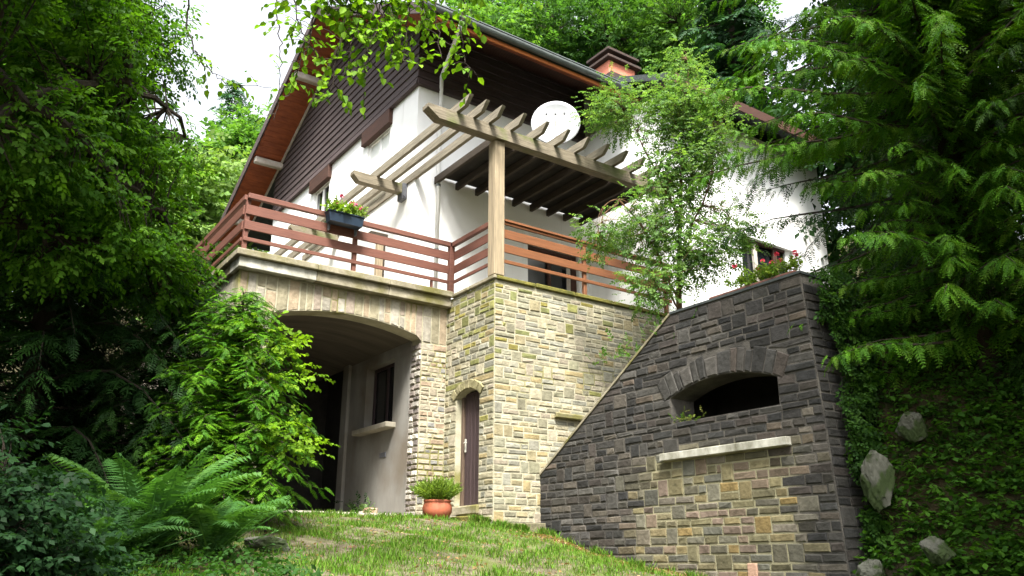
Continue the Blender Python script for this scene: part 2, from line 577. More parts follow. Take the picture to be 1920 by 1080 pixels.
def lay_stones(jobs, parent, limit, jit=.004):
    """jobs: (quad, place, joint, depth, colour, score); the best 'limit' become stones of their own, the rest one joined part"""
    jobs = sorted(jobs, key=lambda j: -j[5])
    rnd = random.Random(5)
    rest, rc = [], []
    for i, (q, place, joint, depth, c, s) in enumerate(jobs):
        V, F = stone_mesh(q, place, joint, depth, rnd, jit=jit)
        if i < limit:
            obj('stone', V, F, 'stone', parent, colr=c)
        else:
            rest.append((V, F)); rc += [c] * len(V)
    if rest:
        V, F = merge(*rest)
        obj('small_stones', V, F, 'stone', parent, colr=np.array(rc), kind='stuff')


def area(q):
    return abs(sum(q[i][0] * q[(i + 1) % len(q)][1] - q[(i + 1) % len(q)][0] * q[i][1] for i in range(len(q)))) / 2


TAN = [(.225, .205, .140), (.25, .225, .155), (.195, .186, .145), (.265, .24, .172), (.175, .168, .136), (.215, .185, .112),
       (.235, .188, .098), (.20, .195, .158), (.285, .255, .19), (.16, .15, .105), (.225, .195, .148), (.19, .182, .122), (.21, .203, .148)]
DARK = [(.040, .038, .035), (.050, .047, .043), (.032, .031, .029), (.062, .059, .053), (.043, .041, .039), (.052, .045, .038),
        (.036, .036, .034), (.058, .049, .043), (.027, .027, .027), (.075, .071, .064)]
OCHRE = [(.125, .108, .058), (.145, .125, .070), (.105, .094, .052), (.125, .095, .068), (.15, .122, .062), (.10, .098, .078), (.12, .105, .082),
         (.165, .118, .048), (.115, .108, .080), (.13, .098, .076), (.098, .088, .05), (.085, .078, .055)]


def pick(pal, rnd, v=.14):
    c = rnd.choice(pal); k = 1 + rnd.uniform(-v, v)
    return (c[0] * k, c[1] * k, c[2] * k)


# ------------------------------------------------------------------ stone terrace: tower, arched garage front, ledge
terrace = thing('stone_terrace', (0, 0, 0), 'tan stone terrace base with corner tower, narrow brown door and wide garage arch', 'terrace')
PX = lambda u, v, d: (-d, u, v)          # face x = 0, looking along -x, u = y
PY = lambda u, v, d: (u, -d, v)          # face y = 0, u = x
rs = random.Random(3)

# tower left wall with the arched door opening
DY0, DY1, DZ0, DZS, DZC = 0.42, 1.14, 0.25, 2.02, 2.14
def seg_arch(u0, u1, zs, zc, n=9):
    c = (u0 + u1) / 2; hw = (u1 - u0) / 2; rise = zc - zs
    rad = (hw * hw + rise * rise) / (2 * rise); cz = zc - rad
    th = math.asin(hw / rad)
    return [(c + rad * math.sin(a), cz + rad * math.cos(a)) for a in np.linspace(-th, th, n)], (c, cz, rad, th)
darc, dgeo = seg_arch(DY0, DY1, DZS, DZC)
hole = [(DY0, DZ0)] + darc + [(DY1, DZ0)]
tw = obj('tower_wall', *prism([(0, -.6), (1.56, -.6), (1.56, 3.86), (0, 3.86)], [hole], lambda u, v, d: (d, u, v), 0, .34), 'mortar_pale', terrace)
fw_ = obj('front_wall', *box(.34, 4.6, 0, .34, -.6, 3.86), 'mortar_pale', terrace)
XA = 1.5
AX0, AX1, AZS, AZC = -3.19, -0.51, 3.10, 3.29
aarc, ageo = seg_arch(AX0, AX1, AZS, AZC, 25)
aw = obj('arch_wall', *prism([(-3.75, -.5), (-.0, -.5), (-.0, 3.70), (-3.75, 3.70)], [[(AX0, -.45)] + aarc + [(AX1, -.45)]],
                             lambda u, v, d: (u, XA + d, v), 0, .34), 'mortar_pale', terrace)
obj('side_wall', *box(-3.75, -3.41, 1.84, 11, -.5, 3.70), 'concrete', terrace)

jobs = []
def rough_score(p, a):
    v = Vector(p) - CAM
    return a / v.length_squared
def add(quads, place, pal, joint, dep, rnd, green=0.0, weight=1.0):
    for q in quads:
        a = area(q)
        if a < .0012: continue
        cu = sum(p[0] for p in q) / 4; cz = sum(p[1] for p in q) / 4
        c = pick(pal, rnd)
        if rnd.random() < green * sm(cz, 1.5, 3.6):
            c = (c[0] * .72, c[1] * .78, c[2] * .38)
        jobs.append((q, place, joint, rnd.uniform(*dep), c, weight * rough_score(place(cu, cz, 0), a)))

def reg_left(z):
    full = [(0.0, 1.55)]
    if z < DZ0 - .02: return full
    c, cz, rad, th = dgeo
    ro = rad + .17
    if z < DZS + .0: return [(0.0, DY0), (DY1, 1.55)]
    if z < cz + ro:
        h = math.sqrt(max(ro * ro - (z - cz) ** 2, 0))
        h = min(h, (DY1 - DY0) / 2 + .10)
        return [(0.0, c - h), (c + h, 1.55)] if h > .03 else full
    return full
add(ashlar(reg_left, -.3, 3.86, (.078, .115), (.13, .31), .20, rs), PX, TAN, .024, (.003, .013), rs, green=.45, weight=.8)
# door voussoirs
c_, cz_, rad_, th_ = dgeo
for k in range(7):
    a0 = -th_ * 1.15 + 2.3 * th_ * k / 7; a1 = -th_ * 1.15 + 2.3 * th_ * (k + 1) / 7
    q = [(c_ + r_ * math.sin(a), cz_ + r_ * math.cos(a)) for r_, a in ((rad_, a0), (rad_, a1), (rad_ + .16, a1), (rad_ + .16, a0))]
    jobs.append((q, PX, .012, .03, pick([(.20, .18, .095), (.18, .16, .09)], rs), rough_score((0, c_, 2.1), .02)))

# tower right face: only what stands free above the retaining wall and the ground
def reg_right(z):
    return [(0.0, 4.5)] if z > 3.3 else [(0.0, max(1.25, min(4.5, 1.25 + (z - .55) * 1.30)))]
add(ashlar(reg_right, -.3, 3.80, (.078, .118), (.14, .33), .20, rs), PY, TAN, .024, (.003, .012), rs, green=.12)
# arch front: pier in courses, upright stones over the arch
PA = lambda u, v, d: (u, XA - d, v)
add(ashlar(lambda z: [(AX1, -.012)], .1, 3.02, (.07, .11), (.10, .24), .10, rs), PA, [(.25, .215, .16), (.28, .24, .175), (.22, .165, .115), (.16, .155, .145), (.21, .185, .14), (.30, .27, .215)], .026, (.005, .016), rs)
add(ashlar(lambda z: [(-3.74, AX0)], -.1, 3.02, (.08, .12), (.12, .26), .10, rs), PA, TAN, .018, (.012, .030), rs, weight=.3)
u = -3.73
while u < -.03:
    w = min(rs.uniform(.10, .19), -.012 - u)
    if -.012 - (u + w) < .08: w = -.012 - u
    def intr(x):
        c, cz, rad, th = ageo
        if x < AX0 or x > AX1: return 3.02
        return max(3.02, cz + math.sqrt(rad * rad - (x - c) ** 2))
    b0, b1 = intr(u + .001), intr(u + w - .001)
    if rs.random() < .35 and min(b0, b1) < 3.45:
        zm = rs.uniform(3.40, 3.55)
        qs = [[(u, b0), (u + w, b1), (u + w, zm), (u, zm)], [(u, zm), (u + w, zm), (u + w, 3.69), (u, 3.69)]]
    else:
        qs = [[(u, b0), (u + w, b1), (u + w, 3.69), (u, 3.69)]]
    add(qs, PA, [(.26, .238, .195), (.23, .21, .172), (.25, .198, .135), (.20, .178, .12), (.29, .265, .215), (.22, .182, .145)], .024, (.004, .014), rs, weight=1.3)
    u += w
# reveal of the right-hand pier
PR = lambda u, v, d: (AX1 - d, u, v)
add(ashlar(lambda z: [(XA + .0, XA + .34)], .1, 3.02, (.08, .12), (.14, .22), 0, rs), PR, [(.26, .24, .21), (.20, .17, .15), (.42, .40, .36), (.15, .13, .12)], .03, (.012, .04), rs)
# low foot course running along the tower to the retaining wall
obj('foot_wall', *box(-.05, .88, -.16, -.002, -.7, -.03), 'mortar_grey', terrace)
PF = lambda u, v, d: (u, -.16 - d, v)
add(ashlar(lambda z: [(-.05, .88)], -.42, -.03, (.10, .14), (.18, .34), 0, rs), PF, [(.11, .10, .06), (.14, .125, .08), (.09, .085, .05)], .014, (.01, .03), rs)
# parts hang under the front wall of the terrace
lay_stones(jobs, terrace, 300)

# copings and the moulded ledge
for x0, x1 in ((0.03, .82), (.84, 1.7), (1.72, 2.6), (2.62, 3.5), (3.52, 4.55)):
    obj('coping', *bbox(x0, x1, -.045, .36, 3.865, 3.935 + rs.uniform(-.006, .006), .012), 'moss', terrace, label='mossy coping along the tower top')
for y0, y1 in ((-.045, .75), (.77, 1.33)):
    obj('coping', *bbox(-.045, .02, y0, y1, 3.865, 3.93, .012), 'ledge_stone', terrace)
xs_ = [-3.87, -2.55, -1.25, -.005]
for a, b in zip(xs_[:-1], xs_[1:]):
    obj('ledge_top', *bbox(a, b - .004, 1.30, 1.80, 3.875, 3.985, .012), 'ledge_stone', terrace)
    obj('ledge_band', *bbox(a + (.06 if a < -3.8 else 0), b - .004, 1.36, 1.83, 3.705, 3.873, .01), 'slab_white' if a < -2.6 else 'ledge_stone', terrace)
for a, b in ((1.80, 4.4), (4.42, 7.4), (7.42, 10.9)):
    obj('ledge_top', *bbox(-3.87, -3.37, a + .004, b, 3.875, 3.985, .012), 'ledge_stone', terrace)
    obj('ledge_band', *bbox(-3.81, -3.37, a + .034, b, 3.705, 3.873, .01), 'ledge_stone', terrace)
obj('terrace_floor', *box(.02, 4.3, .36, 2.598, 3.72, 3.86), 'concrete', terrace)
obj('terrace_floor', *box(-3.36, -.195, 1.835, 10.9, 3.72, 3.86), 'concrete', terrace)

obj('ledge_slab', *bbox(1.20, 1.95, -.09, -.014, 1.66, 1.75, .015, .006), 'ledge_stone', terrace)
# tower door: planks in a recess, jamb, handle, stone step
door = obj('door', *box(.155, .175, DY0 + .005, DY1 - .005, DZ0, 2.12), 'dark_inside', terrace, label='narrow dark brown plank door')
npl = 6
for k in range(npl):
    y0 = DY0 + .01 + (DY1 - DY0 - .1) * k / npl
    obj('plank', *bbox(.125 + rs.uniform(0, .006), .153, y0 + .003, y0 + (DY1 - DY0 - .1) / npl - .003, DZ0 + .005, 2.10, .006), 'door_wood', door)
obj('jamb', *bbox(.10, .153, DY1 - .07, DY1 - .004, DZ0 + .003, 2.05, .008), 'door_jamb', door)
obj('handle', *merge(bbox(.105, .124, DY1 - .15, DY1 - .115, 1.12, 1.34, .004), tube([(.12, DY1 - .13, 1.27), (.08, DY1 - .13, 1.27), (.075, DY1 - .23, 1.27)], .009, 6)), 'slab_white', door)
obj('step', *bbox(-.05, .24, DY0 - .03, DY1 + .05, .10, .245, .02, .006), 'ledge_stone', terrace)
obj('step', *bbox(-.16, .1, DY0 - .05, DY1 + .02, -.12, .085, .025, .008), 'moss', terrace)

# garage inside the arch
obj('garage_floor', *bbox(-3.4, -.012, .98, 6.2, -.35, .10, .03), 'concrete', terrace)
WZ0, WZ1, WY0, WY1 = 1.74, 2.92, 2.45, 3.60
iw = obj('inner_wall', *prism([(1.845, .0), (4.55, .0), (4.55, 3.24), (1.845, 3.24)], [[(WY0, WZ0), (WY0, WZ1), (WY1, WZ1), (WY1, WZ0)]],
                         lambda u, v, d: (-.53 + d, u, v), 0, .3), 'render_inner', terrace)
obj('pilaster', *bbox(-.60, -.53, 4.30, 4.56, .1, 3.2, .01), 'render_inner', terrace)
wnd = obj('window', *box(-.33, -.32, WY0 + .01, WY1 - .01, WZ0 + .01, WZ1 - .01), 'glass_dark', terrace, label='dark window in the garage side wall')
for y0, y1, z0, z1 in ((WY0, WY0 + .06, WZ0, WZ1), (WY1 - .06, WY1, WZ0, WZ1), (WY0 + .06, WY1 - .06, WZ1 - .06, WZ1), (WY0 + .06, WY1 - .06, WZ0, WZ0 + .06), (2.99, 3.05, WZ0 + .06, WZ1 - .06)):
    obj('frame', *bbox(-.37, -.335, y0 + .002, y1 - .002, z0 + .002, z1 - .002, .005), 'door_wood', wnd)
obj('sill', *bbox(-.72, -.40, WY0 - .14, WY1 + .12, WZ0 - .10, WZ0 - .004, .012), 'concrete', wnd)
obj('vent', *bbox(-.545, -.525, 2.62, 2.86, 1.16, 1.25, .004), 'iron', terrace)
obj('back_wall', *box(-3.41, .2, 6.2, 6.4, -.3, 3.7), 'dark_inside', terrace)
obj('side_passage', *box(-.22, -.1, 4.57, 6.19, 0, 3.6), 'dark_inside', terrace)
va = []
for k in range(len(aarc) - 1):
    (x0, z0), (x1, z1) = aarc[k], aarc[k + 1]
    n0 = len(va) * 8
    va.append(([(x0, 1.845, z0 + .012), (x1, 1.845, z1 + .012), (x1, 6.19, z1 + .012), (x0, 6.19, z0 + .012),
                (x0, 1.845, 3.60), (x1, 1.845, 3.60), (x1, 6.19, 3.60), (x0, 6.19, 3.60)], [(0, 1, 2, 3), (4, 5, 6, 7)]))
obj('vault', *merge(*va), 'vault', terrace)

# ------------------------------------------------------------------ retaining wall with the arched niche
retw = thing('retaining_wall', (0.9, 0, 0), 'soot-dark stone retaining wall with slanting top and low arched niche', 'wall')
XW = 0.9
OY0, OY1, OSILL, OSP, OCR = 2.95, 4.70, 1.16, 1.50, 1.67       # measured along u = -y
oarc, ogeo = seg_arch(OY0, OY1, OSP, OCR, 15)
PW = lambda u, v, d: (XW - d, -u, v)
out_w = [(0.0, -.9), (0.0, .70), (3.05, 2.66), (5.17, 2.66), (5.27, 1.0), (5.40, -1.9), (3.0, -1.9)]
obj('wall_body', *prism(out_w, [[(OY0, OSILL)] + oarc + [(OY1, OSILL)]], lambda u, v, d: (XW + d, -u, v), 0, .45), 'mortar_patch', retw)
rw = random.Random(9)
def right_edge(z):
    return 5.17 + (2.66 - z) / 1.66 * .10 if z > 1 else 5.27 + (1.0 - z) / 2.9 * .13
def left_edge(z):
    return 0.0 if z < .70 else (z - .70) / (2.66 - .70) * 3.05
SL0, SL1, SLB, SLT = 2.77, 4.81, .67, .77
RING = .34
def reg_wall(z):
    a, b = left_edge(z), right_edge(z)
    c, cz, rad, th = ogeo
    ro = rad + RING
    if OSILL - .0 < z < OSP:
        return [(a, OY0), (OY1, b)]
    if z >= OSP and z < cz + ro:
        h = min(math.sqrt(max(ro * ro - (z - cz) ** 2, 0)), (OY1 - OY0) / 2 + .11 + (z - OSP) * .33)
        return [(a, max(a, c - h)), (c + h, b)]
    return [(a, b)]
jobs = []
def wall_colour(u, z, rnd):
    k = float(sm(z + rnd.uniform(-.14, .14), .82, .66) * sm(u + rnd.uniform(-.6, .6), 1.7, 2.9) * sm(u + rnd.uniform(-.4, .4), 5.1, 4.35))
    d = tuple(.62 * v for v in pick(DARK, rnd, .32))
    if rnd.random() < .16: d = (d[0] * 1.75, d[1] * 1.62, d[2] * 1.45)
    if z < .55 and rnd.random() < .30: d = tuple(v * 1.7 for v in d)
    o = pick(OCHRE, rnd, .2)
    return tuple(d[i] * (1 - k) + o[i] * k for i in range(3))
for zz0, zz1 in ((-1.75, OSILL), (OSILL, OSP), (OSP, 2.64)):
    for q in ashlar(reg_wall, zz0, zz1, (.088, .125), (.15, .36), .14, rw, .06):
        cu = sum(p[0] for p in q) / 4; cz2 = sum(p[1] for p in q) / 4
        if area(q) < .002: continue
        if cz2 < ground_z(.85, -cu) - .16: continue
        if SL0 < cu < SL1 and SLB - .01 < cz2 < SLT + .01: continue
        jobs.append((q, PW, .022, rw.uniform(.005, .017), wall_colour(cu, cz2, rw), rough_score(PW(cu, cz2, 0), area(q))))
c_, cz_, rad_, th_ = ogeo
cuts = [0.0]
while cuts[-1] < 1: cuts.append(cuts[-1] + rw.uniform(.05, .115))
cuts = [c / cuts[-1] for c in cuts]
for k in range(len(cuts) - 1):
    a0 = -th_ * 1.12 + 2.24 * th_ * cuts[k]; a1 = -th_ * 1.12 + 2.24 * th_ * cuts[k + 1]
    rr = rad_ + RING * rw.uniform(.74, 1.0)
    q = [(c_ + r_ * math.sin(a), cz_ + r_ * math.cos(a)) for r_, a in ((rad_, a0), (rad_, a1), (rr, a1), (rr, a0))]
    jobs.append((q, PW, .020, rw.uniform(.012, .028), pick([(.040, .038, .034), (.052, .048, .043), (.030, .029, .027), (.056, .046, .039)], rw, .3), 1))
PE = lambda u, v, d: (u, -right_edge(v) - .004 - d, v)
for q in ashlar(lambda z: [(.905, 2.9)], -1.6, 2.55, (.09, .125), (.16, .36), .1, rw, .06):
    jobs.append((q, PE, .022, rw.uniform(.003, .016), tuple(.5 * v for v in pick(DARK, rw, .25)), .00001))
lay_stones(jobs, retw, 300, .006)
obj('slab', *bbox(XW - .10, XW + .05, -SL1, -SL0, SLB, SLT, .008, .002), 'slab_white', retw, label='pale stained concrete slab under the niche')
obj('brick', *bbox(XW - .035, XW + .02, -4.17, -4.04, -.95, -.62, .006), 'brick_pink', retw)
# copings
def cope(u0, z0, u1, z1, t=.032):
    L_ = math.hypot(u1 - u0, z1 - z0); nx_, nz_ = -(z1 - z0) / L_, (u1 - u0) / L_
    poly = [(u0, z0), (u1, z1), (u1 + nx_ * t, z1 + nz_ * t), (u0 + nx_ * t, z0 + nz_ * t)]
    return prism(poly, [], lambda u, v, d: (XW + d, -u, v), -.022, .5)
n_c = 4
for k in range(n_c):
    f0, f1 = k / n_c, (k + 1) / n_c - .004
    obj('coping', *cope(3.05 * f0, .70 + 1.96 * f0, 3.05 * f1, .70 + 1.96 * f1), 'ledge_stone', retw)
for a, b in ((3.04, 3.74), (3.745, 4.46), (4.465, 5.19)):
    obj('coping', *cope(a, 2.66, b, 2.66), 'slate', retw)
# the hollow behind the niche
obj('niche', *merge(([(1.345, -2.7, 1.0), (1.345, -4.95, 1.0), (2.1, -4.95, 1.0), (2.1, -2.7, 1.0), (1.345, -2.7, 2.2), (1.345, -4.95, 2.2), (2.1, -4.95, 2.2), (2.1, -2.7, 2.2)],
    [(0, 1, 2, 3), (4, 5, 6, 7), (2, 3, 7, 6), (1, 2, 6, 5), (0, 3, 7, 4)])), 'dark_inside', retw)
obj('earth_fill', *box(1.352, 2.6, -5.1, -3.12, 2.25, 2.56), 'soil', retw)
obj('end_wall', *prism([(1.352, -1.9), (1.352, 1.0), (1.352, 2.60), (3.0, 2.60), (3.0, 1.0), (3.0, -1.9)], [], lambda u, v, d: (u, -right_edge(v) + d, v), 0, .1), 'mortar_grey', retw)

# ------------------------------------------------------------------ the chalet
house = thing('chalet', (-.19, 2.6, 3.86), 'white chalet with dark timber gable, orange soffits and wide eaves', 'house')
HX, HY, HYE, HXE = -.19, 2.6, 11.2, 9.6
RZ0, RSF, RSL, RY, RZ = 10.2, .594, .51, 6.52, 12.53      # soffit height at the front wall, slope, ridge
def under(y):
    return RZ0 + RSF * (y - HY) if y < RY else RZ - RSL * (y - RY)
GW = [(3.84, 4.98, 6.95, 8.46), (7.1, 8.1, 6.95, 8.46), (7.0, 8.0, 3.9, 5.9)]
gh = [[(a, c), (a, d), (b, d), (b, c)] for a, b, c, d in GW]
obj('gable_wall', *prism([(HY, 3.5), (HYE, 3.5), (HYE, under(HYE)), (RY, RZ), (HY, RZ0)], gh, lambda u, v, d: (HX + d, u, v), 0, .3), 'plaster', house)
TD = (2.60, 4.02, 3.87, 5.93)
obj('front_wall', *prism([(HX + .3, 3.5), (HXE, 3.5), (HXE, RZ0), (HX + .3, RZ0)], [[(TD[0], TD[2]), (TD[0], TD[3]), (TD[1], TD[3]), (TD[1], TD[2])]],
                         lambda u, v, d: (u, HY + d, v), 0, .3), 'plaster', house)
obj('rear_wall', *box(HX + .3, HXE, HYE - .3, HYE, 2.5, under(HYE)), 'plaster', house)
obj('inner_dark', *box(HX + .35, HXE - .4, 4.9, 5.0, 3.5, 10), 'dark_inside', house)
# gable windows: white frames under brown lintel boxes
for i, (a, b, c, d) in enumerate(GW):
    w = obj('window', *box(HX + .14, HX + .15, a + .01, b - .01, c + .01, d - .01), 'curtain', house)
    m_ = (a + b) / 2
    for y0, y1, z0, z1 in ((a, a + .07, c, d), (b - .07, b, c, d), (a + .07, b - .07, c, c + .07), (a + .07, b - .07, d - .07, d), (m_ - .04, m_ + .04, c + .07, d - .07)):
        obj('frame', *bbox(HX + .05, HX + .12, y0 + .002, y1 - .002, z0 + .002, z1 - .002, .008), 'white_paint', w)
    for y0, y1 in ((a + .07, m_ - .04), (m_ + .04, b - .07)):
        obj('pane', *box(HX + .085, HX + .09, y0, y1, c + .07, d - .07), 'glass_dark' if i == 1 else 'curtain', w)
    if i < 2:
        obj('lintel_box', *bbox(HX - .10, HX + .03, a - .10, b + .14, d - .02, 8.80, .01), 'lintel_brown', w)
    obj('sill', *bbox(HX - .09, HX + .05, a - .05, b + .05, c - .07, c - .004, .01), 'white_paint', w)
# terrace door
td = obj('terrace_door', *box(TD[0] + .01, TD[1] - .01, HY + .16, HY + .17, TD[2], TD[3]), 'glass_dark', house, label='dark glazed terrace door behind the orange railing')
for x0, x1, z0, z1 in ((TD[0], TD[0] + .06, TD[2], TD[3]), (TD[1] - .16, TD[1], TD[2], TD[3]), (TD[0] + .06, TD[1] - .16, TD[3] - .08, TD[3]), (3.22, 3.30, TD[2], TD[3] - .08), (TD[0] + .06, 3.22, TD[2], TD[2] + .12), (3.30, TD[1] - .16, TD[2], TD[2] + .12)):
    obj('frame', *bbox(x0 + .002, x1 - .002, HY + .09, HY + .155, z0 + .002, z1 - .002, .006), 'lintel_brown', td)
obj('stile', *bbox(TD[1] - .30, TD[1] - .19, HY + .07, HY + .085, TD[2], TD[3] - .3, .004), 'pale_beam', td)

# dark weatherboards
gc = obj('gable_cladding', *prism([(HY - .02, 8.80), (HYE, 8.80), (HYE, under(HYE) - .02), (RY, RZ - .02), (HY - .02, RZ0 - .03)], [], lambda u, v, d: (HX - d, u, v), .003, .02), 'cladding', house)
bh = .19
z = 8.80; k = 0
while z < 12.35:
    zt = z + bh - .012
    ya0 = max(HY - .055, HY + (z - RZ0) / RSF + .05) if z > RZ0 - .1 else HY - .055
    ya1 = max(HY - .055, HY + (zt - RZ0) / RSF + .05) if zt > RZ0 - .1 else HY - .055
    yb0 = min(HYE, RY + (RZ - z) / RSL - .05); yb1 = min(HYE, RY + (RZ - zt) / RSL - .05)
    if yb1 - ya1 > .2:
        o_ = .028 + (.03 if k == 0 else 0) + rs.uniform(0, .006)
        V, F = prism([(ya0, z), (yb0, z), (yb1, zt), (ya1, zt)], [], lambda u, v, d: (HX - .021 - d * (1.35 - .9 * (v - z) / bh), u, v), 0, o_)
        obj('board', V, F, 'cladding', gc)
    z += bh; k += 1
fc = obj('front_cladding', *box(HX - .02, 4.28, HY - .02, HY - .003, 8.80, RZ0), 'cladding', house)
z = 8.80; k = 0
while z < RZ0 - .05:
    zt = min(z + bh - .012, RZ0)
    o_ = .028 + (.03 if k == 0 else 0) + rs.uniform(0, .006)
    V, F = prism([(HX - .05, z), (4.28, z), (4.28, zt), (HX - .05, zt)], [], lambda u, v, d: (u, HY - .021 - d * (1.35 - .9 * (v - z) / bh), v), 0, o_)
    obj('board', V, F, 'cladding', fc)
    z += bh; k += 1

# roof: two slopes with thickness, rake soffit planks, purlins, eaves, gutter
ROX, EY = -1.06, 0.80
TH = .16
roof = obj('roof', *merge(
    prism([(EY - .04, under(EY) + .03), (RY, RZ + .05), (RY, RZ + .05 + TH), (EY - .04, under(EY) + .03 + TH)], [], lambda u, v, d: (d, u, v), ROX - .02, HXE + .6),
    prism([(RY, RZ + .05), (13.9, under(13.9) + .05), (13.9, under(13.9) + .05 + TH), (RY, RZ + .05 + TH)], [], lambda u, v, d: (d, u, v), ROX - .02, HXE + .6)), 'slate', house)
# rake soffit boards (short planks across the overhang)
def rake_plank(y0, y1):
    return prism([(y0, under(y0)), (y1, under(y1)), (y1, under(y1) + .03), (y0, under(y0) + .03)], [], lambda u, v, d: (d, u, v), ROX, HX - .03)
y = EY
while y < 13.8:
    y1 = min(y + .165, 13.85)
    if not (y < RY < y1):
        obj('soffit_plank', *rake_plank(y + .004, y1 - .004), 'soffit', roof)
    y = y1
# pale trim where wall meets soffit, and the barge boards
for a, b in ((HY, RY), (RY, 13.6)):
    obj('trim', *prism([(a, under(a) - .075), (b, under(b) - .075), (b, under(b) - .004), (a, under(a) - .004)], [], lambda u, v, d: (HX - d, u, v), .055, .10), 'pale_beam', roof)
for a, b in ((EY - .04, RY - .003), (RY + .003, 13.9)):
    obj('barge_board', *prism([(a, under(a) - .03), (b, under(b) - .03), (b, under(b) + .235), (a, under(a) + .235)], [], lambda u, v, d: (d, u, v), ROX - .055, ROX - .022), 'cladding', roof)
for yp in (10.75, 8.05, 12.9):
    zc = under(yp)
    obj('purlin', *bbox(ROX + .03, HX + .02, yp - .09, yp + .09, zc - .20, zc - .02, .02), 'pale_beam', roof)
# front eave soffit: long planks painted dark as shade, orange as lit next to the gutter
y = EY
k = 0
while y < HY - .06:
    y1 = min(y + .15, HY - .03)
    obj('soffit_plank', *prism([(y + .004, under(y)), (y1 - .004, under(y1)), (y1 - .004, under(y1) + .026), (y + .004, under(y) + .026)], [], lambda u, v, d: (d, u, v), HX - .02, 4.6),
        'soffit' if k < 3 else 'soffit_shaded', roof)
    y = y1; k += 1
obj('fascia', *bbox(ROX, 4.7, EY - .035, EY - .006, under(EY) - .05, under(EY) + .17, .005), 'fascia', roof)
gz = under(EY) + .12
gut = []
for k in range(9):
    a = math.pi * k / 8
    gut.append((EY - .11 - .075 * math.cos(a), gz - .085 * math.sin(a)))
obj('gutter', *prism(gut + [(p[0] + (.006 if p[0] < EY - .11 else -.006), p[1] + .008) for p in gut[::-1]], [], lambda u, v, d: (d, u, v), ROX - .06, 4.75), 'zinc', roof)
obj('roof_edge', *prism([(EY - .14, gz + .07), (EY + .6, under(EY + .6) + .215), (EY + .6, under(EY + .6) + .235), (EY - .14, gz + .09)], [], lambda u, v, d: (d, u, v), ROX - .03, 4.75), 'zinc', roof)
obj('downpipe', *tube([(-.36, EY - .11, gz - .06), (-.36, EY - .11, gz - .2), (.26, HY - .16, 9.10), (.30, HY - .09, 8.93), (.30, HY - .09, 3.9)], .042, 10), 'white_paint', house, smooth=True)
for zc in (8.2, 6.6, 5.2, 4.2):
    obj('pipe_clip', *tube([(.30, HY - .09, zc), (.30, HY - .09, zc + .05)], .05, 10), 'zinc', house)
# chimney
ch = obj('chimney', *bbox(7.15, 8.2, 4.7, 5.5, 10.8, 13.42, .02), 'salmon_render', house, label='salmon pink chimney with dark slab cap')
obj('cap', *bbox(7.01, 8.34, 4.56, 5.64, 13.42, 13.52, .015), 'chimney_slab', ch)
for sx_ in (7.2, 8.0):
    obj('cap_pier', *bbox(sx_, sx_ + .14, 4.76, 5.44, 13.52, 13.70, .01), 'salmon_render', ch)
obj('cap', *bbox(7.05, 8.30, 4.60, 5.60, 13.70, 13.80, .015), 'chimney_slab', ch)
obj('flashing', *bbox(6.9, 9.2, 4.35, 5.9, 12.45, 12.78, .02), 'chimney_slab', ch)

# right-hand wing, mostly behind the climbing shrub
WW = (6.67, 8.58, 4.95, 6.30)
obj('wing_wall', *prism([(4.30, 2.4), (9.9, 2.4), (9.9, 8.95), (4.30, 8.95)], [[(WW[0], WW[2]), (WW[0], WW[3]), (WW[1], WW[3]), (WW[1], WW[2])]], lambda u, v, d: (u, .2 + d, v), 0, .3), 'plaster', house)
obj('wing_wall', *box(4.30, 4.60, .50, HY - .003, 3.0, 8.95), 'plaster', house)
obj('wing_wall', *box(9.6, 9.9, .5, HY, 2.4, 8.95), 'plaster', house)
wr = obj('wing_roof', *prism([(-.55, 8.86), (3.2, 10.6), (3.2, 10.75), (-.55, 9.02)], [], lambda u, v, d: (d, u, v), 4.0, 10.5), 'slate', house)
obj('wing_fascia', *bbox(4.0, 10.5, -.60, -.56, 8.80, 9.03, .005), 'lintel_brown', wr)
ww = obj('window', *box(WW[0], WW[1], .40, .41, WW[2], WW[3]), 'glass_dark', house, label='wide dark window in the white wing')
for x0, x1, z0, z1, mt in ((WW[0], WW[0] + .06, WW[2], WW[3], 'lintel_brown'), (WW[1] - .22, WW[1], WW[2], WW[3], 'white_paint'), (7.92, 8.06, WW[2] + .07, WW[3] - .07, 'lintel_brown'), (7.22, 7.34, WW[2] + .07, WW[3] - .07, 'pale_beam'),
                           (WW[0] + .06, WW[1] - .22, WW[3] - .07, WW[3], 'lintel_brown'), (WW[0] + .06, WW[1] - .22, WW[2], WW[2] + .07, 'lintel_brown')):
    obj('frame', *bbox(x0 + .002, x1 - .002, .30, .37, z0 + .002, z1 - .002, .006), mt, ww)

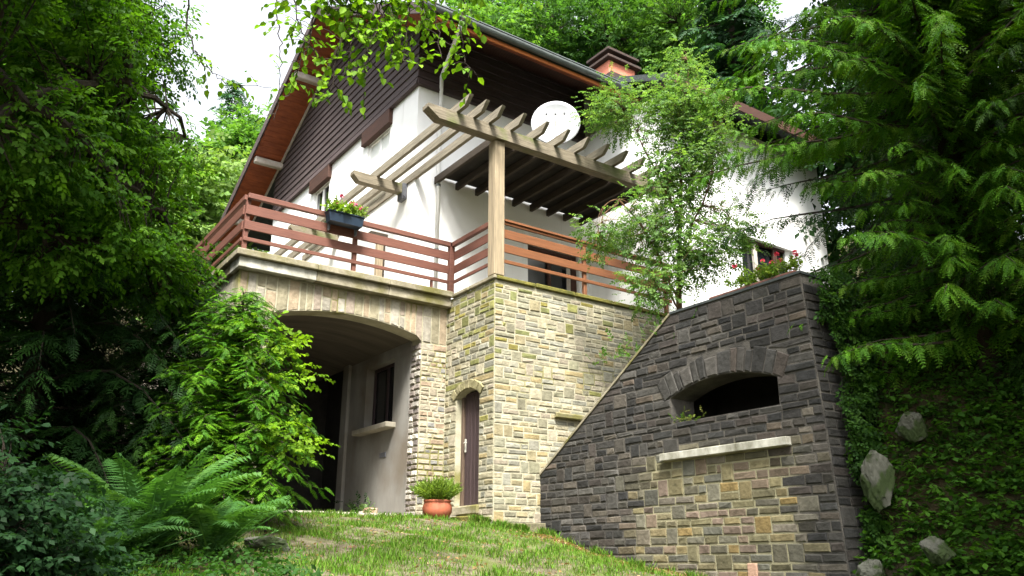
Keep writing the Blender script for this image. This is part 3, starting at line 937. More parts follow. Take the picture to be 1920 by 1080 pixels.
# ------------------------------------------------------------------ pergola
perg = thing('pergola', (0.1, 0.1, 3.93), 'weathered timber pergola with projecting rafters over the terrace', 'pergola')
obj('post', *bbox(-.03, .18, -.03, .18, 3.94, 6.45, .012), 'pergola_z', perg)
def beam_x(x0, x1, y0, y1, z0, z1, cut=.22):
    return prism([(x0, z1), (x0, z1 - .07), (x0 + cut, z0), (x1, z0), (x1, z1)], [], lambda u, v, d: (u, d, v), y0, y1)
obj('beam', *beam_x(-1.42, 4.25, -.10, .10, 6.445, 6.665), 'pergola_x', perg)
for i, xr in enumerate([-.80, -.47, -.15, .31, .81, 1.29, 1.77, 2.24, 2.71, 3.17, 3.64, 4.1]):
    y1 = 8.9 - .2 * i if i < 3 else HY - .02
    zb, zt = 6.668, 6.825
    V, F = prism([(-.52, zt), (-.50, zt - .03), (-.36, zb), (y1, zb), (y1, zt)], [], lambda u, v, d: (xr - d, u, v), 0, .072)
    if i < 3:
        obj('rafter', V, F, 'pergola_y', perg)
    else:                                            # grey weathered tail, brown-black inner length with the cover's shade painted in
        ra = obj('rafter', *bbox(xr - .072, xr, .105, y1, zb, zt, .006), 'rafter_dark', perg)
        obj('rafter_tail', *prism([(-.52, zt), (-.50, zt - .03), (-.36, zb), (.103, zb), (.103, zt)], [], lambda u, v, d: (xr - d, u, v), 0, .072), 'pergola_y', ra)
obj('bracket_beam', *beam_x(-1.36, -.30, 2.93, 3.10, 6.47, 6.665, .12), 'pergola_x', perg)
obj('bracket', *merge(bbox(-.30, -.193, 2.90, 3.13, 6.33, 6.68, .01), tube([(-.25, 2.88, 6.40), (-.25, 3.15, 6.40)], .035, 8)), 'iron', perg, label='dark iron bracket on the house corner')
obj('bracket_beam', *beam_x(-1.36, -.20, 6.28, 6.45, 6.47, 6.665, .12), 'pergola_x', perg)
for i in range(1, 9):
    xa = .33 + i * .47
    obj('cover_sheet', *bbox(xa - .45 if i else .0, xa + .015, .42, HY - .04, 6.85 + .004 * (i % 2), 6.858 + .004 * (i % 2), .002), 'roof_sheet', perg)

# ------------------------------------------------------------------ railings
rail = thing('terrace_railing', (-1.8, 1.6, 3.98), 'red-brown plank railing along the ledge above the arch', 'railing')
HB = [(4.94, 5.03, .075, 1), (4.68, 4.845, .028, 0), (4.42, 4.575, .028, 0), (4.225, 4.29, .03, 0)]
YL = 1.62
for z0, z1, t, top in HB:
    obj('rail_board', *bbox(-3.72, .145, YL - t, YL - .002, z0, z1, .006), 'rail_red', rail)
    obj('rail_board', *bbox(.10 - t + .05, .148, .20, YL - .08, z0, z1, .006), 'rail_red', rail)
    obj('rail_board', *bbox(-3.75, -3.75 + t, YL + .04, 8.5, z0, z1, .006), 'rail_red', rail)
for xp in (-3.72, -1.84):
    obj('post', *bbox(xp, xp + .075, YL, YL + .075, 3.99, 4.95, .008), 'rail_red', rail)
obj('post', *bbox(.05, .15, YL - .075, YL + .03, 3.99, 5.03, .008), 'rail_red', rail)
obj('post', *bbox(-.30, -.255, YL, YL + .05, 3.99, 4.24, .006), 'rail_red', rail)
for yp in (4.2, 6.6, 8.4):
    obj('post', *bbox(-3.72, -3.65, yp, yp + .07, 3.99, 4.95, .008), 'rail_red', rail)
railr = thing('terrace_railing', (2.0, .1, 3.93), 'orange-brown plank railing on the tower, right of the pergola post', 'railing')
for z0, z1, t, top in HB:
    if top:
        obj('rail_board', *bbox(.185, 4.25, .06, .15, 4.985, 5.03, .006), 'rail_orange', railr)
        obj('rail_board', *bbox(.185, 4.25, .085, .125, 4.935, 4.98, .006), 'rail_orange', railr)
    else:
        obj('rail_board', *bbox(.185, 4.25, .09 - t, .088, z0 - .01, z1 - .01, .006), 'rail_orange', railr)
for xp in (2.02, 4.1):
    obj('post', *bbox(xp, xp + .07, .09, .16, 3.94, 4.93, .008), 'rail_orange', railr)

tp = thing('timber_post', (-.96, 2.42, 3.86), 'short brown timber post standing on the terrace in front of the white wall', 'post')
obj('post', *bbox(-1.03, -.91, 2.36, 2.48, 3.862, 5.16, .01), 'pergola_z', tp)
obj('cap', *bbox(-1.20, -.84, 2.34, 2.50, 5.162, 5.235, .01), 'rafter_dark', tp)
obj('brace', *bbox(-.905, -.865, 2.38, 2.46, 3.862, 5.158, .006), 'rafter_dark', tp)

# ------------------------------------------------------------------ satellite dish on the pergola
dish = thing('satellite_dish', (1.45, .3, 6.85), 'round white satellite dish standing on the pergola', 'satellite dish')
dn = Vector((-.62, -.77, -.04)).normalized()
da = dn.cross(Vector((0, 0, 1))).normalized(); db = da.cross(dn).normalized()
dc = Vector((1.58, .28, 7.44))
prof = []
V, F = [], []
ns, nr = 40, 8
for side in (0, 1):
    for i in range(nr + 1):
        r = .475 * i / nr
        dep = .10 * (1 - (r / .475) ** 2) + (.014 if side else 0)
        for k in range(ns):
            w = 2 * math.pi * k / ns
            V.append(tuple(dc - dn * dep + da * (r * math.cos(w)) + db * (r * .97 * math.sin(w))))
    b0 = side * (nr + 1) * ns
    for i in range(nr):
        for k in range(ns):
            q = (k + 1) % ns
            F.append([b0 + i * ns + k, b0 + i * ns + q, b0 + (i + 1) * ns + q, b0 + (i + 1) * ns + k])
for k in range(ns):
    q = (k + 1) % ns
    F.append([nr * ns + k, nr * ns + q, (2 * nr + 1) * ns + q, (2 * nr + 1) * ns + k])
obj('reflector', V, F, 'dish_white', dish, smooth=True)
lf = dc + dn * .36 - db * .10
obj('arm', *tube([dc - db * .5 - dn * .02, dc - db * .52 + dn * .15, lf - db * .03], .012, 6), 'white_paint', dish)
for s_ in (-.17, 0, .17):
    p = lf + da * s_
    obj('feed_horn', *tube([p + db * .10 + dn * .03, p + db * .10 - dn * .05], [.013, .018], 8), 'iron', dish)
obj('feed_bar', *tube([lf - da * .2 + db * .06, lf + da * .2 + db * .06], .010, 6), 'white_paint', dish)
obj('mast', *tube([dc - dn * .16 - db * .05, dc - dn * .16 - db * .05 + Vector((0, 0, -.52))], .025, 8), 'zinc', dish)


# ------------------------------------------------------------------ foliage machinery
def unit(v):
    v = np.asarray(v, float)
    return v / np.maximum(np.linalg.norm(v, axis=-1, keepdims=True), 1e-9)


def leaf_shape(L, W, fold=.25, curl=.12):
    V = np.array([(0, 0, 0), (.32 * L, .5 * W, fold * W * .5), (.70 * L, .40 * W, fold * W * .4 - curl * L * .4), (L, 0, -curl * L),
                  (.70 * L, -.40 * W, fold * W * .4 - curl * L * .4), (.32 * L, -.5 * W, fold * W * .5)])
    return V, np.array([[0, 1, 2, 3], [0, 3, 4, 5]])


def diamond(L, W, curl=.15):
    return np.array([(0, 0, 0), (.45 * L, .5 * W, 0), (L, 0, -curl * L), (.45 * L, -.5 * W, 0)]), np.array([[0, 1, 2, 3]])


def rot(a, b, c):
    ca, sa, cb, sb, cc, sc = math.cos(a), math.sin(a), math.cos(b), math.sin(b), math.cos(c), math.sin(c)
    Rz = np.array([[ca, -sa, 0], [sa, ca, 0], [0, 0, 1]]); Ry = np.array([[cb, 0, sb], [0, 1, 0], [-sb, 0, cb]]); Rx = np.array([[1, 0, 0], [0, cc, -sc], [0, sc, cc]])
    return Rz @ Ry @ Rx


def sprig(n, L, W, length, r, simple=False, spread=55):
    Vs, Fs = [], []
    k = 0
    for i in range(n):
        v, f = (diamond(L, W) if simple else leaf_shape(L, W))
        s = r.uniform(.7, 1.15)
        side = 1 if i % 2 else -1
        last = i == n - 1
        M = rot(0 if last else side * R(r.uniform(spread - 18, spread + 15)), R(r.uniform(-12, 38)), R(r.uniform(-35, 35)))
        v = (v * s) @ M.T + np.array([length * (i + .3) / n, 0, r.uniform(-.01, .01) * length])
        Vs.append(v); Fs.append(f + k); k += len(v)
    return np.vstack(Vs), np.vstack(Fs)


def frond(pairs, r, wid=.34, tw=.055, droop=.16):
    """conifer spray: narrow pointed twiglets either side of a rachis, unit length"""
    Vs, Fs = [], []
    k = 0
    v, f = diamond(1.0, .05, .0)
    v = v * 1.0; v[:, 2] -= droop * v[:, 0] ** 2
    Vs.append(v); Fs.append(f); k += 4
    for i in range(pairs):
        t = (i + .6) / (pairs + .4)
        ln = wid * (1 - .75 * t) * (0.55 + .45 * min(1, t * 5))
        for s in (-1, 1):
            v, f = diamond(ln * r.uniform(.85, 1.15), tw * r.uniform(.8, 1.2), .12)
            M = rot(s * R(r.uniform(42, 58)), R(r.uniform(-4, 16)), R(r.uniform(-25, 25)))
            v = v @ M.T + np.array([t, 0, -droop * t * t])
            Vs.append(v); Fs.append(f + k); k += 4
    return np.vstack(Vs), np.vstack(Fs)


def scatter(temps, pos, X, U, s, cols, leafvar=.18, nv_leaf=None):
    """copies of templates as one vertex/face/colour set"""
    pos = np.asarray(pos, float); X = unit(X); U = np.asarray(U, float)
    Y = unit(np.cross(U, X)); Z = np.cross(X, Y)
    M = np.stack([X, Y, Z], 1)                      # rows are the axes
    which = rng.integers(0, len(temps), len(pos))
    VV, FF, CC = [], [], []
    base = 0
    for t, (tv, tf) in enumerate(temps):
        sel = np.where(which == t)[0]
        if not len(sel): continue
        P = pos[sel][:, None, :] + s[sel][:, None, None] * np.einsum('vi,kij->kvj', tv, M[sel])
        nv = len(tv)
        F = tf[None] + (np.arange(len(sel)) * nv)[:, None, None] + base
        c = np.repeat(cols[sel][:, None, :], nv, 1)
        nl = nv_leaf or 4
        lv = 1 + rng.uniform(-leafvar, leafvar, (len(sel), int(math.ceil(nv / nl))))
        c = c * np.repeat(lv, nl, 1)[:, :nv, None]
        VV.append(P.reshape(-1, 3)); FF.append(F.reshape(-1, tf.shape[1])); CC.append(c.reshape(-1, 3))
        base += len(sel) * nv
    return np.vstack(VV), np.vstack(FF), np.vstack(CC)


def palette(n, pal, v=.2):
    pal = np.array(pal)
    a = pal[rng.integers(0, len(pal), n)]; b = pal[rng.integers(0, len(pal), n)]
    t = rng.random((n, 1))
    return (a * t + b * (1 - t)) * (1 + rng.uniform(-v, v, (n, 1)))


r0 = random.Random(21)
SP_LEAF = [sprig(8, .060, .036, .20, r0) for _ in range(5)]
SP_BEECH = [sprig(8, .060, .036, .20, r0) for _ in range(2)] + [sprig(8, .064, .040, .20, r0, simple=True) for _ in range(3)]
SP_SMALL = [sprig(9, .040, .020, .20, r0) for _ in range(5)]
SP_FAR = [sprig(9, .21, .14, .75, r0, simple=True) for _ in range(5)]
SP_LOW = [sprig(7, .065, .042, .20, r0, simple=True) for _ in range(5)]
SP_MAPLE = [sprig(7, .085, .065, .24, r0) for _ in range(5)]
FR_FINE = [frond(9, r0, .36, .060, .18) for _ in range(4)]
FR_HANG = [frond(8, r0, .32, .068, .32) for _ in range(4)]
FR_FAR = [frond(6, r0, .42, .13, .25) for _ in range(4)]


def ell_points(ells, n, shell):
    vol = np.array([e[3] * e[4] * e[5] for e in ells]) ** .8
    w = rng.choice(len(ells), n, p=vol / vol.sum())
    d = unit(rng.normal(size=(n, 3)))
    r = rng.random(n) ** (1 / shell)
    E = np.array(ells)
    return E[w, :3] + d * r[:, None] * E[w, 3:6], d, w


def merge_tubes(tubes):
    return merge(*tubes)


def leafy_tree(name, base, trunk, limbs, ells, n, per, rc, temps, pal, label, cat='tree', mat='leaf', shell=3.0, size=1.0, droop=.25,
               flat=.45, twig_r=.010, bark='bark', group=None, gaps=.25, nvl=6, cut=None, upv=.35, kindpart='crown'):
    t = thing(name, base, label, cat, group)
    if trunk:
        pts, rad = trunk
        obj('trunk', *tube(pts, rad, 9), bark, t, smooth=True)
    sk = []
    lt = []
    for pts, rad in limbs:
        P = np.array(pts, float)
        # resample and roughen
        Q = []
        for i in range(len(P) - 1):
            for f in np.linspace(0, 1, 5)[:-1]:
                Q.append(P[i] * (1 - f) + P[i + 1] * f)
        Q.append(P[-1]); Q = np.array(Q)
        L_ = np.linalg.norm(P[-1] - P[0])
        Q[1:-1] += rng.normal(size=(len(Q) - 2, 3)) * .012 * L_
        rr = np.linspace(rad[0], rad[1], len(Q))
        lt.append(tube(Q.tolist(), rr.tolist(), 6))
        sk.append(Q)
    if trunk: sk.append(np.array(trunk[0], float)[1:])
    S = np.vstack(sk)
    c, d, w = ell_points(ells, n, shell)
    keep = (lump(c[:, 0] * 2.2, c[:, 1] * 2.2 + c[:, 2] * 1.3, 1.0 / max(rc * 4, .3)) > -1.6 + gaps * 1.6)
    if cut is not None: keep &= cut(c)
    c, d = c[keep], d[keep]
    D2 = ((c[:, None, :] - S[None]) ** 2).sum(-1)
    b = S[D2.argmin(1)]
    for i in range(len(c)):
        mid = (b[i] + c[i]) / 2 + np.array([0, 0, .08 * np.linalg.norm(c[i] - b[i])]) + rng.normal(size=3) * .03
        lt.append(tube([b[i], mid, c[i]], [twig_r * 1.6, twig_r, twig_r * .4], 3, cap=False))
    if lt:
        V, F = merge(*lt)
        obj('branches', V, F, bark, t, kind='stuff')
    m = len(c) * per
    ci = np.repeat(np.arange(len(c)), per)
    off = rng.normal(size=(m, 3)) * np.array([rc, rc, rc * flat])
    pos = c[ci] + off
    out = unit(c[ci] - b[ci])
    X = unit(off) * .7 + out * .6 + rng.normal(size=(m, 3)) * .35
    X[:, 2] = X[:, 2] * .5 - droop
    U = np.array([0, 0, 1.0]) + rng.normal(size=(m, 3)) * upv
    s = size * rng.uniform(.75, 1.25, m)
    V, F, C = scatter(temps, pos, X, U, s, palette(m, pal), nv_leaf=nvl)
    obj(kindpart, V, F, mat, t, colr=C)
    return t


def conifer(name, base, H, Rad, z0, nbr, label, pal, temps, fl=.42, rise=.10, drop=.42, hang=.25, dens=.085, mat='needle', shape=.8,
            trunk_r=.11, azok=None, lean=(0, 0), group=None, layers=1, lmin=.2, prof=None):
    t = thing(name, base, label, 'tree', group)
    bx_, by_, bz_ = base
    obj('trunk', *tube([(bx_, by_, bz_ - .1), (bx_ + lean[0] * .5, by_ + lean[1] * .5, bz_ + H * .5), (bx_ + lean[0], by_ + lean[1], bz_ + H)], [trunk_r, trunk_r * .6, .01], 8), 'bark', t, smooth=True)
    pos, X, U, S, lt = [], [], [], [], []
    az = random.random() * 6
    for i in range(nbr):
        f = (i + random.random()) / nbr
        h = z0 + (H - z0) * f ** .95
        az += 2.39996 + random.uniform(-.35, .35)
        if azok and not azok(az, f): continue
        L_ = (Rad * (1 - (h - z0) / (H - z0 + .01)) ** shape + lmin) * random.uniform(.72, 1.12) * (prof(h) if prof else 1)
        dx, dy = math.cos(az), math.sin(az)
        k = max(5, int(L_ / dens))
        ss = np.linspace(.10, 1.0, k)
        zc = bz_ + h + L_ * (rise * ss - drop * ss ** 2) + .06 * L_ * np.sin(ss * 5 + az)
        fx = lean[0] * h / H; fy = lean[1] * h / H
        bend = .10 * L_ * math.sin(az * 3.1) * ss ** 2
        P = np.stack([bx_ + fx + dx * L_ * ss - dy * bend, by_ + fy + dy * L_ * ss + dx * bend, zc], 1)
        lt.append(tube([(bx_ + fx, by_ + fy, bz_ + h)] + P[::max(1, k // 5)].tolist(), np.linspace(.008 + .010 * L_, .003, 1 + len(P[::max(1, k // 5)])).tolist(), 4, cap=False))
        T = unit(np.gradient(P, axis=0))
        side = np.where(np.arange(k) % 2 == 0, 1.0, -1.0)
        N_ = np.stack([-T[:, 1] * side, T[:, 0] * side, np.zeros(k)], 1)
        for lay in range(layers):
            x = T * rng.uniform(.35, .8, (k, 1)) + unit(N_) * (.85 if lay == 0 else -.85) + rng.normal(size=(k, 3)) * .16
            x[:, 2] -= hang * rng.uniform(.5, 1.5, k)
            x[-1] = T[-1] + np.array([0, 0, -hang * .5])
            pos.append(P + rng.normal(size=(k, 3)) * .02); X.append(x)
            U.append(np.array([0, 0, 1.0]) + rng.normal(size=(k, 3)) * .25)
            S.append(fl * (1.05 - .55 * ss) * rng.uniform(.75, 1.25, k) * min(1.0, .45 + L_ / max(Rad, .1)))
    V, F = merge(*lt)
    obj('branches', V, F, 'bark', t, kind='stuff')
    pos, X, U, S = np.vstack(pos), np.vstack(X), np.vstack(U), np.concatenate(S)
    V, F, C = scatter(temps, pos, X, U, S, palette(len(pos), pal), nv_leaf=4)
    obj('crown', V, F, mat, t, colr=C)
    return t


# ------------------------------------------------------------------ trees and shrubs on the left
G_BEECH = [(.046, .125, .007), (.066, .160, .009), (.033, .095, .007), (.080, .175, .010)]
G_DARK = [(.012, .038, .008), (.018, .050, .010), (.009, .028, .008)]
G_BRIGHT = [(.085, .225, .012), (.125, .27, .014), (.055, .165, .012)]
G_LIME = [(.13, .24, .014), (.16, .27, .016), (.10, .20, .014)]
G_BLUE = [(.012, .038, .012), (.018, .050, .015), (.009, .028, .009)]
G_YELLOW = [(.13, .20, .025), (.17, .23, .04), (.10, .17, .02)]

leafy_tree('beech_tree', (-8.6, -2.6, -.6),
           ([(-8.6, -2.6, -.7), (-8.5, -2.65, 1.2), (-8.25, -2.75, 3.0), (-8.0, -2.6, 5.0), (-7.6, -2.2, 7.5)], [.24, .21, .18, .13, .05]),
           [([(-8.25, -2.75, 3.2), (-7.55, -2.79, 3.72), (-7.0, -2.6, 3.5), (-6.6, -2.3, 3.45), (-6.0, -1.6, 3.3), (-5.3, -.8, 3.3)], (.095, .02)),
            ([(-8.25, -2.75, 2.7), (-7.3, -2.79, 3.1), (-6.85, -2.3, 3.85), (-6.25, -1.84, 4.40), (-5.66, -1.42, 4.5), (-5.2, -.9, 4.4)], (.08, .018)),
            ([(-8.0, -2.6, 5.0), (-7.2, -2.2, 5.3), (-6.4, -1.4, 5.6), (-5.7, -.8, 5.7)], (.07, .015)),
            ([(-8.4, -2.7, 2.0), (-7.4, -2.0, 2.5), (-6.4, -1.3, 2.7), (-5.5, -.7, 2.8)], (.06, .015))],
           [(-7.1, -1.8, 4.9, 1.1, 1.1, .9), (-6.25, -1.0, 5.5, .75, .75, .9), (-7.1, -2.3, 3.3, .9, .8, .7), (-6.2, -1.4, 4.0, .75, .75, .7),
            (-5.75, -.7, 4.0, .55, .55, .6), (-6.5, -1.3, 2.8, 1.0, .9, .6), (-5.6, -.6, 3.1, .65, .6, .6), (-5.05, -.2, 2.7, .42, .42, .45),
            (-7.6, -1.6, 6.3, 1.4, 1.2, 1.0), (-8.2, -3.4, 4.6, 1.2, 1.0, 1.2)],
           1250, 9, .15, SP_BEECH, G_BEECH, 'broad leafy tree with mossy limbs filling the upper left', gaps=.28, size=1.05)

conifer('spruce_tree', (-6.3, .9, -.1), 9.5, 2.5, .5, 120, 'tall dark spruce behind the leafy tree on the left', G_DARK + [(.03, .085, .014)], FR_FINE, fl=.55, drop=.5, hang=.35, dens=.10, trunk_r=.16, layers=2)
conifer('spruce_tree', (-8.6, -.6, -.3), 8.5, 2.3, .4, 90, 'dark spruce at the far left edge', G_DARK, FR_FINE, fl=.55, drop=.5, hang=.35, dens=.12, trunk_r=.16, layers=2)
conifer('spruce_tree', (-5.7, 1.9, 0.0), 4.3, 1.4, .1, 90, 'dark spruce in the gap between the tall spruce and the terrace', G_DARK, FR_FINE, fl=.5, rise=.12, drop=.4, hang=.3, dens=.10, trunk_r=.08, shape=.5, layers=2)
conifer('young_hemlock', (-4.35, -.9, float(ground_z(-4.35, -.9))), 2.75, 1.02, .12, 170, 'bright green young conifer standing in front of the arch', G_BRIGHT + [(.04, .12, .012)], FR_FINE, fl=.26, rise=.22, drop=.34, hang=.15, dens=.049, trunk_r=.035, shape=.62, layers=2)
conifer('spruce_tree', (-4.75, .35, 0.0), 3.35, 1.2, .1, 130, 'low dark spruce growing up to the left end of the ledge', G_DARK + [(.035, .09, .016), (.045, .11, .016)], FR_FINE, fl=.42, rise=.15, drop=.4, hang=.25, dens=.09, trunk_r=.07, shape=.6, layers=2)
leafy_tree('maple_sapling', (-3.75, -1.35, -.3), ([(-3.95, -1.3, -.35), (-3.95, -1.3, .7), (-4.02, -1.22, 1.5), (-4.1, -1.15, 2.0)], [.016, .013, .009, .004]),
           [([(-3.95, -1.3, .5), (-3.85, -1.38, .75)], (.008, .004)), ([(-3.97, -1.28, 1.1), (-4.15, -1.35, 1.45)], (.008, .004))],
           [(-4.1, -1.15, 1.95, .34, .34, .30), (-3.95, -1.3, 1.5, .36, .36, .28), (-3.85, -1.4, .75, .32, .32, .25)],
           42, 6, .10, SP_MAPLE, G_LIME, 'lime-green broadleaf sapling growing through the young conifer', gaps=.2, twig_r=.004, size=.7, droop=.15)
leafy_tree('laurel_shrub', (-6.6, -4.4, -.9), None,
           [([(-6.6, -4.4, -.95), (-6.7, -4.3, -.5), (-6.8, -4.2, -.1)], (.015, .006)), ([(-6.6, -4.4, -.95), (-6.5, -4.35, -.75)], (.015, .006)), ([(-6.6, -4.4, -.95), (-7.2, -4.45, -.4)], (.015, .006))],
           [(-6.75, -4.3, -.42, .5, .5, .45), (-6.95, -4.0, .0, .4, .4, .32), (-6.45, -4.3, -.75, .4, .4, .3), (-7.3, -4.4, -.4, .5, .5, .6)],
           330, 8, .11, SP_LOW, G_BLUE, 'dark glossy-leaved shrub in the bottom left corner', cat='shrub', gaps=.15, twig_r=.005, size=.85)

# fern: each frond its own part
def fern_frond_mesh(r):
    Vs, Fs = [], []
    k = 0
    n = 27
    for i in range(n):
        t = (i + 1) / (n + 1)
        ln = .215 * math.sin(math.pi * min(1, t * .86 + .12)) ** .8 * (1 - .15 * t)
        for s in (-1, 1):
            v = np.array([(0, -.010, 0), (ln * .35, -.0145, .006), (ln, 0, -.025), (ln * .35, .0145, .006), (0, .010, 0)])
            # saw-edged pinna: two narrow leaflets
            M = rot(s * R(90 - 22 - 10 * t), R(6), s * R(-14))
            v = v @ M.T + np.array([t, 0, 0])
            Vs.append(v); Fs.append(np.array([[0, 1, 3, 4], [1, 2, 2, 3]])[:1] + k); Fs.append(np.array([[1, 2, 3, 3]])[:0] + k)
            Vs.append(v[[1, 2, 3]] * 1.0); Vs.append(((v[1:2] + v[3:4]) / 2)); Fs.append(np.array([[5, 6, 7, 8]]) + k); k += 9
    v = np.array([(0, -.012, 0), (1.02, -.002, 0), (1.02, .002, 0), (0, .012, 0)])
    Vs.append(v); Fs.append(np.array([[0, 1, 2, 3]]) + k)
    V = np.vstack(Vs); F = np.vstack(Fs)
    return V, F
FV, FF_ = fern_frond_mesh(r0)

def fern(base, n, length, label, pal, seed, amin=0, amax=360):
    f = thing('fern', base, label, 'fern', 'ferns under the young conifer')
    rr = random.Random(seed)
    for i in range(n):
        az = R(amin + (amax - amin) * (i + rr.random() * .8) / n)
        L_ = length * rr.uniform(.72, 1.1)
        el0 = R(rr.uniform(56, 88)); bend = R(rr.uniform(40, 95))
        # bend the flat frond along an arc
        V = FV.copy() * L_
        s = V[:, 0] / L_
        ang = el0 - bend * s
        # integrate arc
        g = np.linspace(0, 1.02, 60)
        cx = np.concatenate([[0], np.cumsum(np.cos(el0 - bend * g[:-1]) * np.diff(g))]) * L_
        cz = np.concatenate([[0], np.cumsum(np.sin(el0 - bend * g[:-1]) * np.diff(g))]) * L_
        px_ = np.interp(s, g, cx); pz_ = np.interp(s, g, cz)
        P = np.stack([px_ - np.sin(ang) * V[:, 2], V[:, 1], pz_ + np.cos(ang) * V[:, 2]], 1)
        ca, sa = math.cos(az), math.sin(az)
        P = np.stack([P[:, 0] * ca - P[:, 1] * sa, P[:, 0] * sa + P[:, 1] * ca, P[:, 2]], 1) + np.array(base)
        C = np.array(rr.choice(pal)) * rr.uniform(.75, 1.25)
        P = P + np.random.default_rng(i).normal(size=P.shape) * .004
        obj('frond', P, FF_, 'leaf', f, colr=C)
    return f
G_FERN = [(.065, .165, .036), (.085, .19, .042), (.050, .135, .030)]
fern((-5.5, -2.7, float(ground_z(-5.5, -2.7))), 30, 1.2, 'large fern with tall arching fronds left of the conifer', G_FERN, 1)
fern((-4.95, -2.75, float(ground_z(-4.95, -2.75))), 20, .95, 'fern spreading low over the lawn edge', G_FERN, 2)
fern((-5.95, -3.2, float(ground_z(-5.95, -3.2))), 16, .85, 'shaded fern beside the glossy shrub', [(.03, .085, .022), (.04, .10, .025)], 3)


def boulder(name, c, r, label, seed, mat='rock', cat='rock'):
    bm = bmesh.new()
    bmesh.ops.create_icosphere(bm, subdivisions=4, radius=1)
    rr = np.random.default_rng(seed)
    dirs = unit(rr.normal(size=(16, 3))); offs = rr.uniform(.45, .85, 16)
    for v in bm.verts:
        p = np.array(v.co)
        for d_, o_ in zip(dirs, offs):
            k = p @ d_
            if k > o_: p = p - d_ * (k - o_) * .85
        p = p * (1 + .07 * float(lump(p[0] * 2.6, p[1] * 2.6 + p[2] * 2, 1, seed)) + .035 * float(lump(p[0] * 7 + p[2] * 5, p[1] * 7 - p[2] * 4, 1, seed)) + .02 * float(lump(p[0] * 19 - p[2] * 13, p[1] * 17 + p[2] * 11, 1, seed)) + rr.normal() * .004)
        v.co = Vector(p * np.array(r))
    V = [tuple(v.co + Vector(c)) for v in bm.verts]
    bm.verts.index_update()
    F = [[v.index for v in f.verts] for f in bm.faces]
    bm.free()
    o = obj(name, V, F, mat, None, smooth=False, origin=c)
    return tag(o, label, cat)
boulder('boulder', (-4.25, -2.2, float(ground_z(-4.25, -2.2)) + .05), (.27, .2, .13), 'flat dark rock under the young conifer', 4)

# ------------------------------------------------------------------ overhanging branch near the camera: leaves are parts
hang = thing('lime_tree', (-9.2, -6.6, -1.6), 'leafy tree whose thin hanging branches cross the top of the picture', 'tree')
obj('trunk', *tube([(-9.2, -6.6, -1.8), (-9.1, -6.55, 1.5), (-8.9, -6.5, 4.2), (-8.4, -6.3, 6.8)], [.2, .17, .13, .06], 9), 'bark', hang, smooth=True)
LIMBS = [
    ([(-8.8, -6.45, 4.6), (-7.2, -5.9, 5.6), (-5.6, -5.2, 5.5), (-4.4, -5.05, 5.2), (-3.7, -5.2, 5.0)], .05),
    ([(-8.85, -6.45, 4.3), (-7.2, -5.2, 5.4), (-5.9, -4.0, 5.8), (-5.0, -3.1, 5.7)], .035),
]
twigs = [
    [(-3.95, -5.12, 5.05), (-3.86, -5.22, 4.55), (-3.92, -5.22, 4.03), (-3.84, -5.26, 3.55)],
    [(-4.1, -5.08, 5.1), (-4.12, -5.05, 4.4), (-4.05, -5.14, 3.73)],
    [(-4.4, -5.05, 5.2), (-4.34, -4.99, 4.4), (-4.36, -4.98, 3.68)],
    [(-4.45, -5.05, 5.2), (-4.55, -4.9, 4.4), (-4.66, -4.84, 3.40)],
    [(-4.8, -5.1, 5.3), (-4.85, -4.8, 4.4), (-4.86, -4.76, 3.8), (-4.94, -4.72, 3.22)],
    [(-5.1, -5.1, 5.4), (-5.06, -4.7, 4.4), (-5.14, -4.64, 3.7), (-5.24, -4.6, 3.2)],
    [(-4.6, -5.1, 5.2), (-4.62, -4.87, 4.3), (-4.5, -4.9, 3.9)],
    [(-4.2, -5.05, 5.15), (-4.25, -5.0, 4.5), (-4.2, -5.06, 4.05)],
    [(-5.0, -3.11, 5.7), (-5.0, -3.11, 5.3), (-4.94, -3.13, 4.82), (-4.87, -3.15, 4.4), (-4.9, -3.15, 3.75)],
    [(-5.9, -4.0, 5.8), (-5.88, -2.95, 4.95), (-5.75, -2.93, 4.41), (-5.6, -2.96, 4.26), (-5.41, -3.0, 4.09), (-4.95, -3.13, 4.13)],
    [(-5.0, -4.9, 5.3), (-4.98, -4.72, 4.45), (-4.75, -4.8, 4.0), (-4.6, -4.86, 3.62)],
    [(-3.9, -5.1, 5.0), (-3.6, -5.35, 4.7), (-3.2, -5.6, 4.62)],
    [(-4.3, -5.05, 5.2), (-4.45, -4.95, 4.6), (-4.55, -4.9, 4.1), (-4.45, -4.95, 3.75)],
    [(-4.7, -5.1, 5.25), (-4.75, -4.85, 4.6), (-4.72, -4.82, 4.1), (-4.8, -4.78, 3.65)],
    [(-5.0, -5.1, 5.35), (-4.95, -4.75, 4.6), (-5.0, -4.7, 4.1)],
    [(-5.3, -5.0, 5.4), (-5.25, -4.65, 4.5), (-4.95, -4.72, 4.3), (-4.6, -4.86, 4.28), (-4.2, -5.0, 4.3)],
    [(-5.2, -5.0, 5.4), (-5.1, -4.66, 4.35), (-4.8, -4.78, 4.12), (-4.4, -4.95, 4.1)],
    [(-5.4, -4.9, 5.4), (-5.35, -4.58, 4.4), (-5.2, -4.62, 3.9), (-5.05, -4.68, 3.6)],
]
def smooth_poly(p, n=6):
    p = np.array(p, float)
    t = np.linspace(0, len(p) - 1, (len(p) - 1) * n + 1)
    q = np.stack([np.interp(t, range(len(p)), p[:, k]) for k in range(3)], 1)
    for _ in range(3):
        q[1:-1] = (q[:-2] + 2 * q[1:-1] + q[2:]) / 4
    return q
for p, r_ in LIMBS:
    q = smooth_poly(p)
    obj('limb', *tube(q.tolist(), np.linspace(r_, r_ * .35, len(q)).tolist(), 7), 'bark', hang, smooth=True)
leaf_me = []
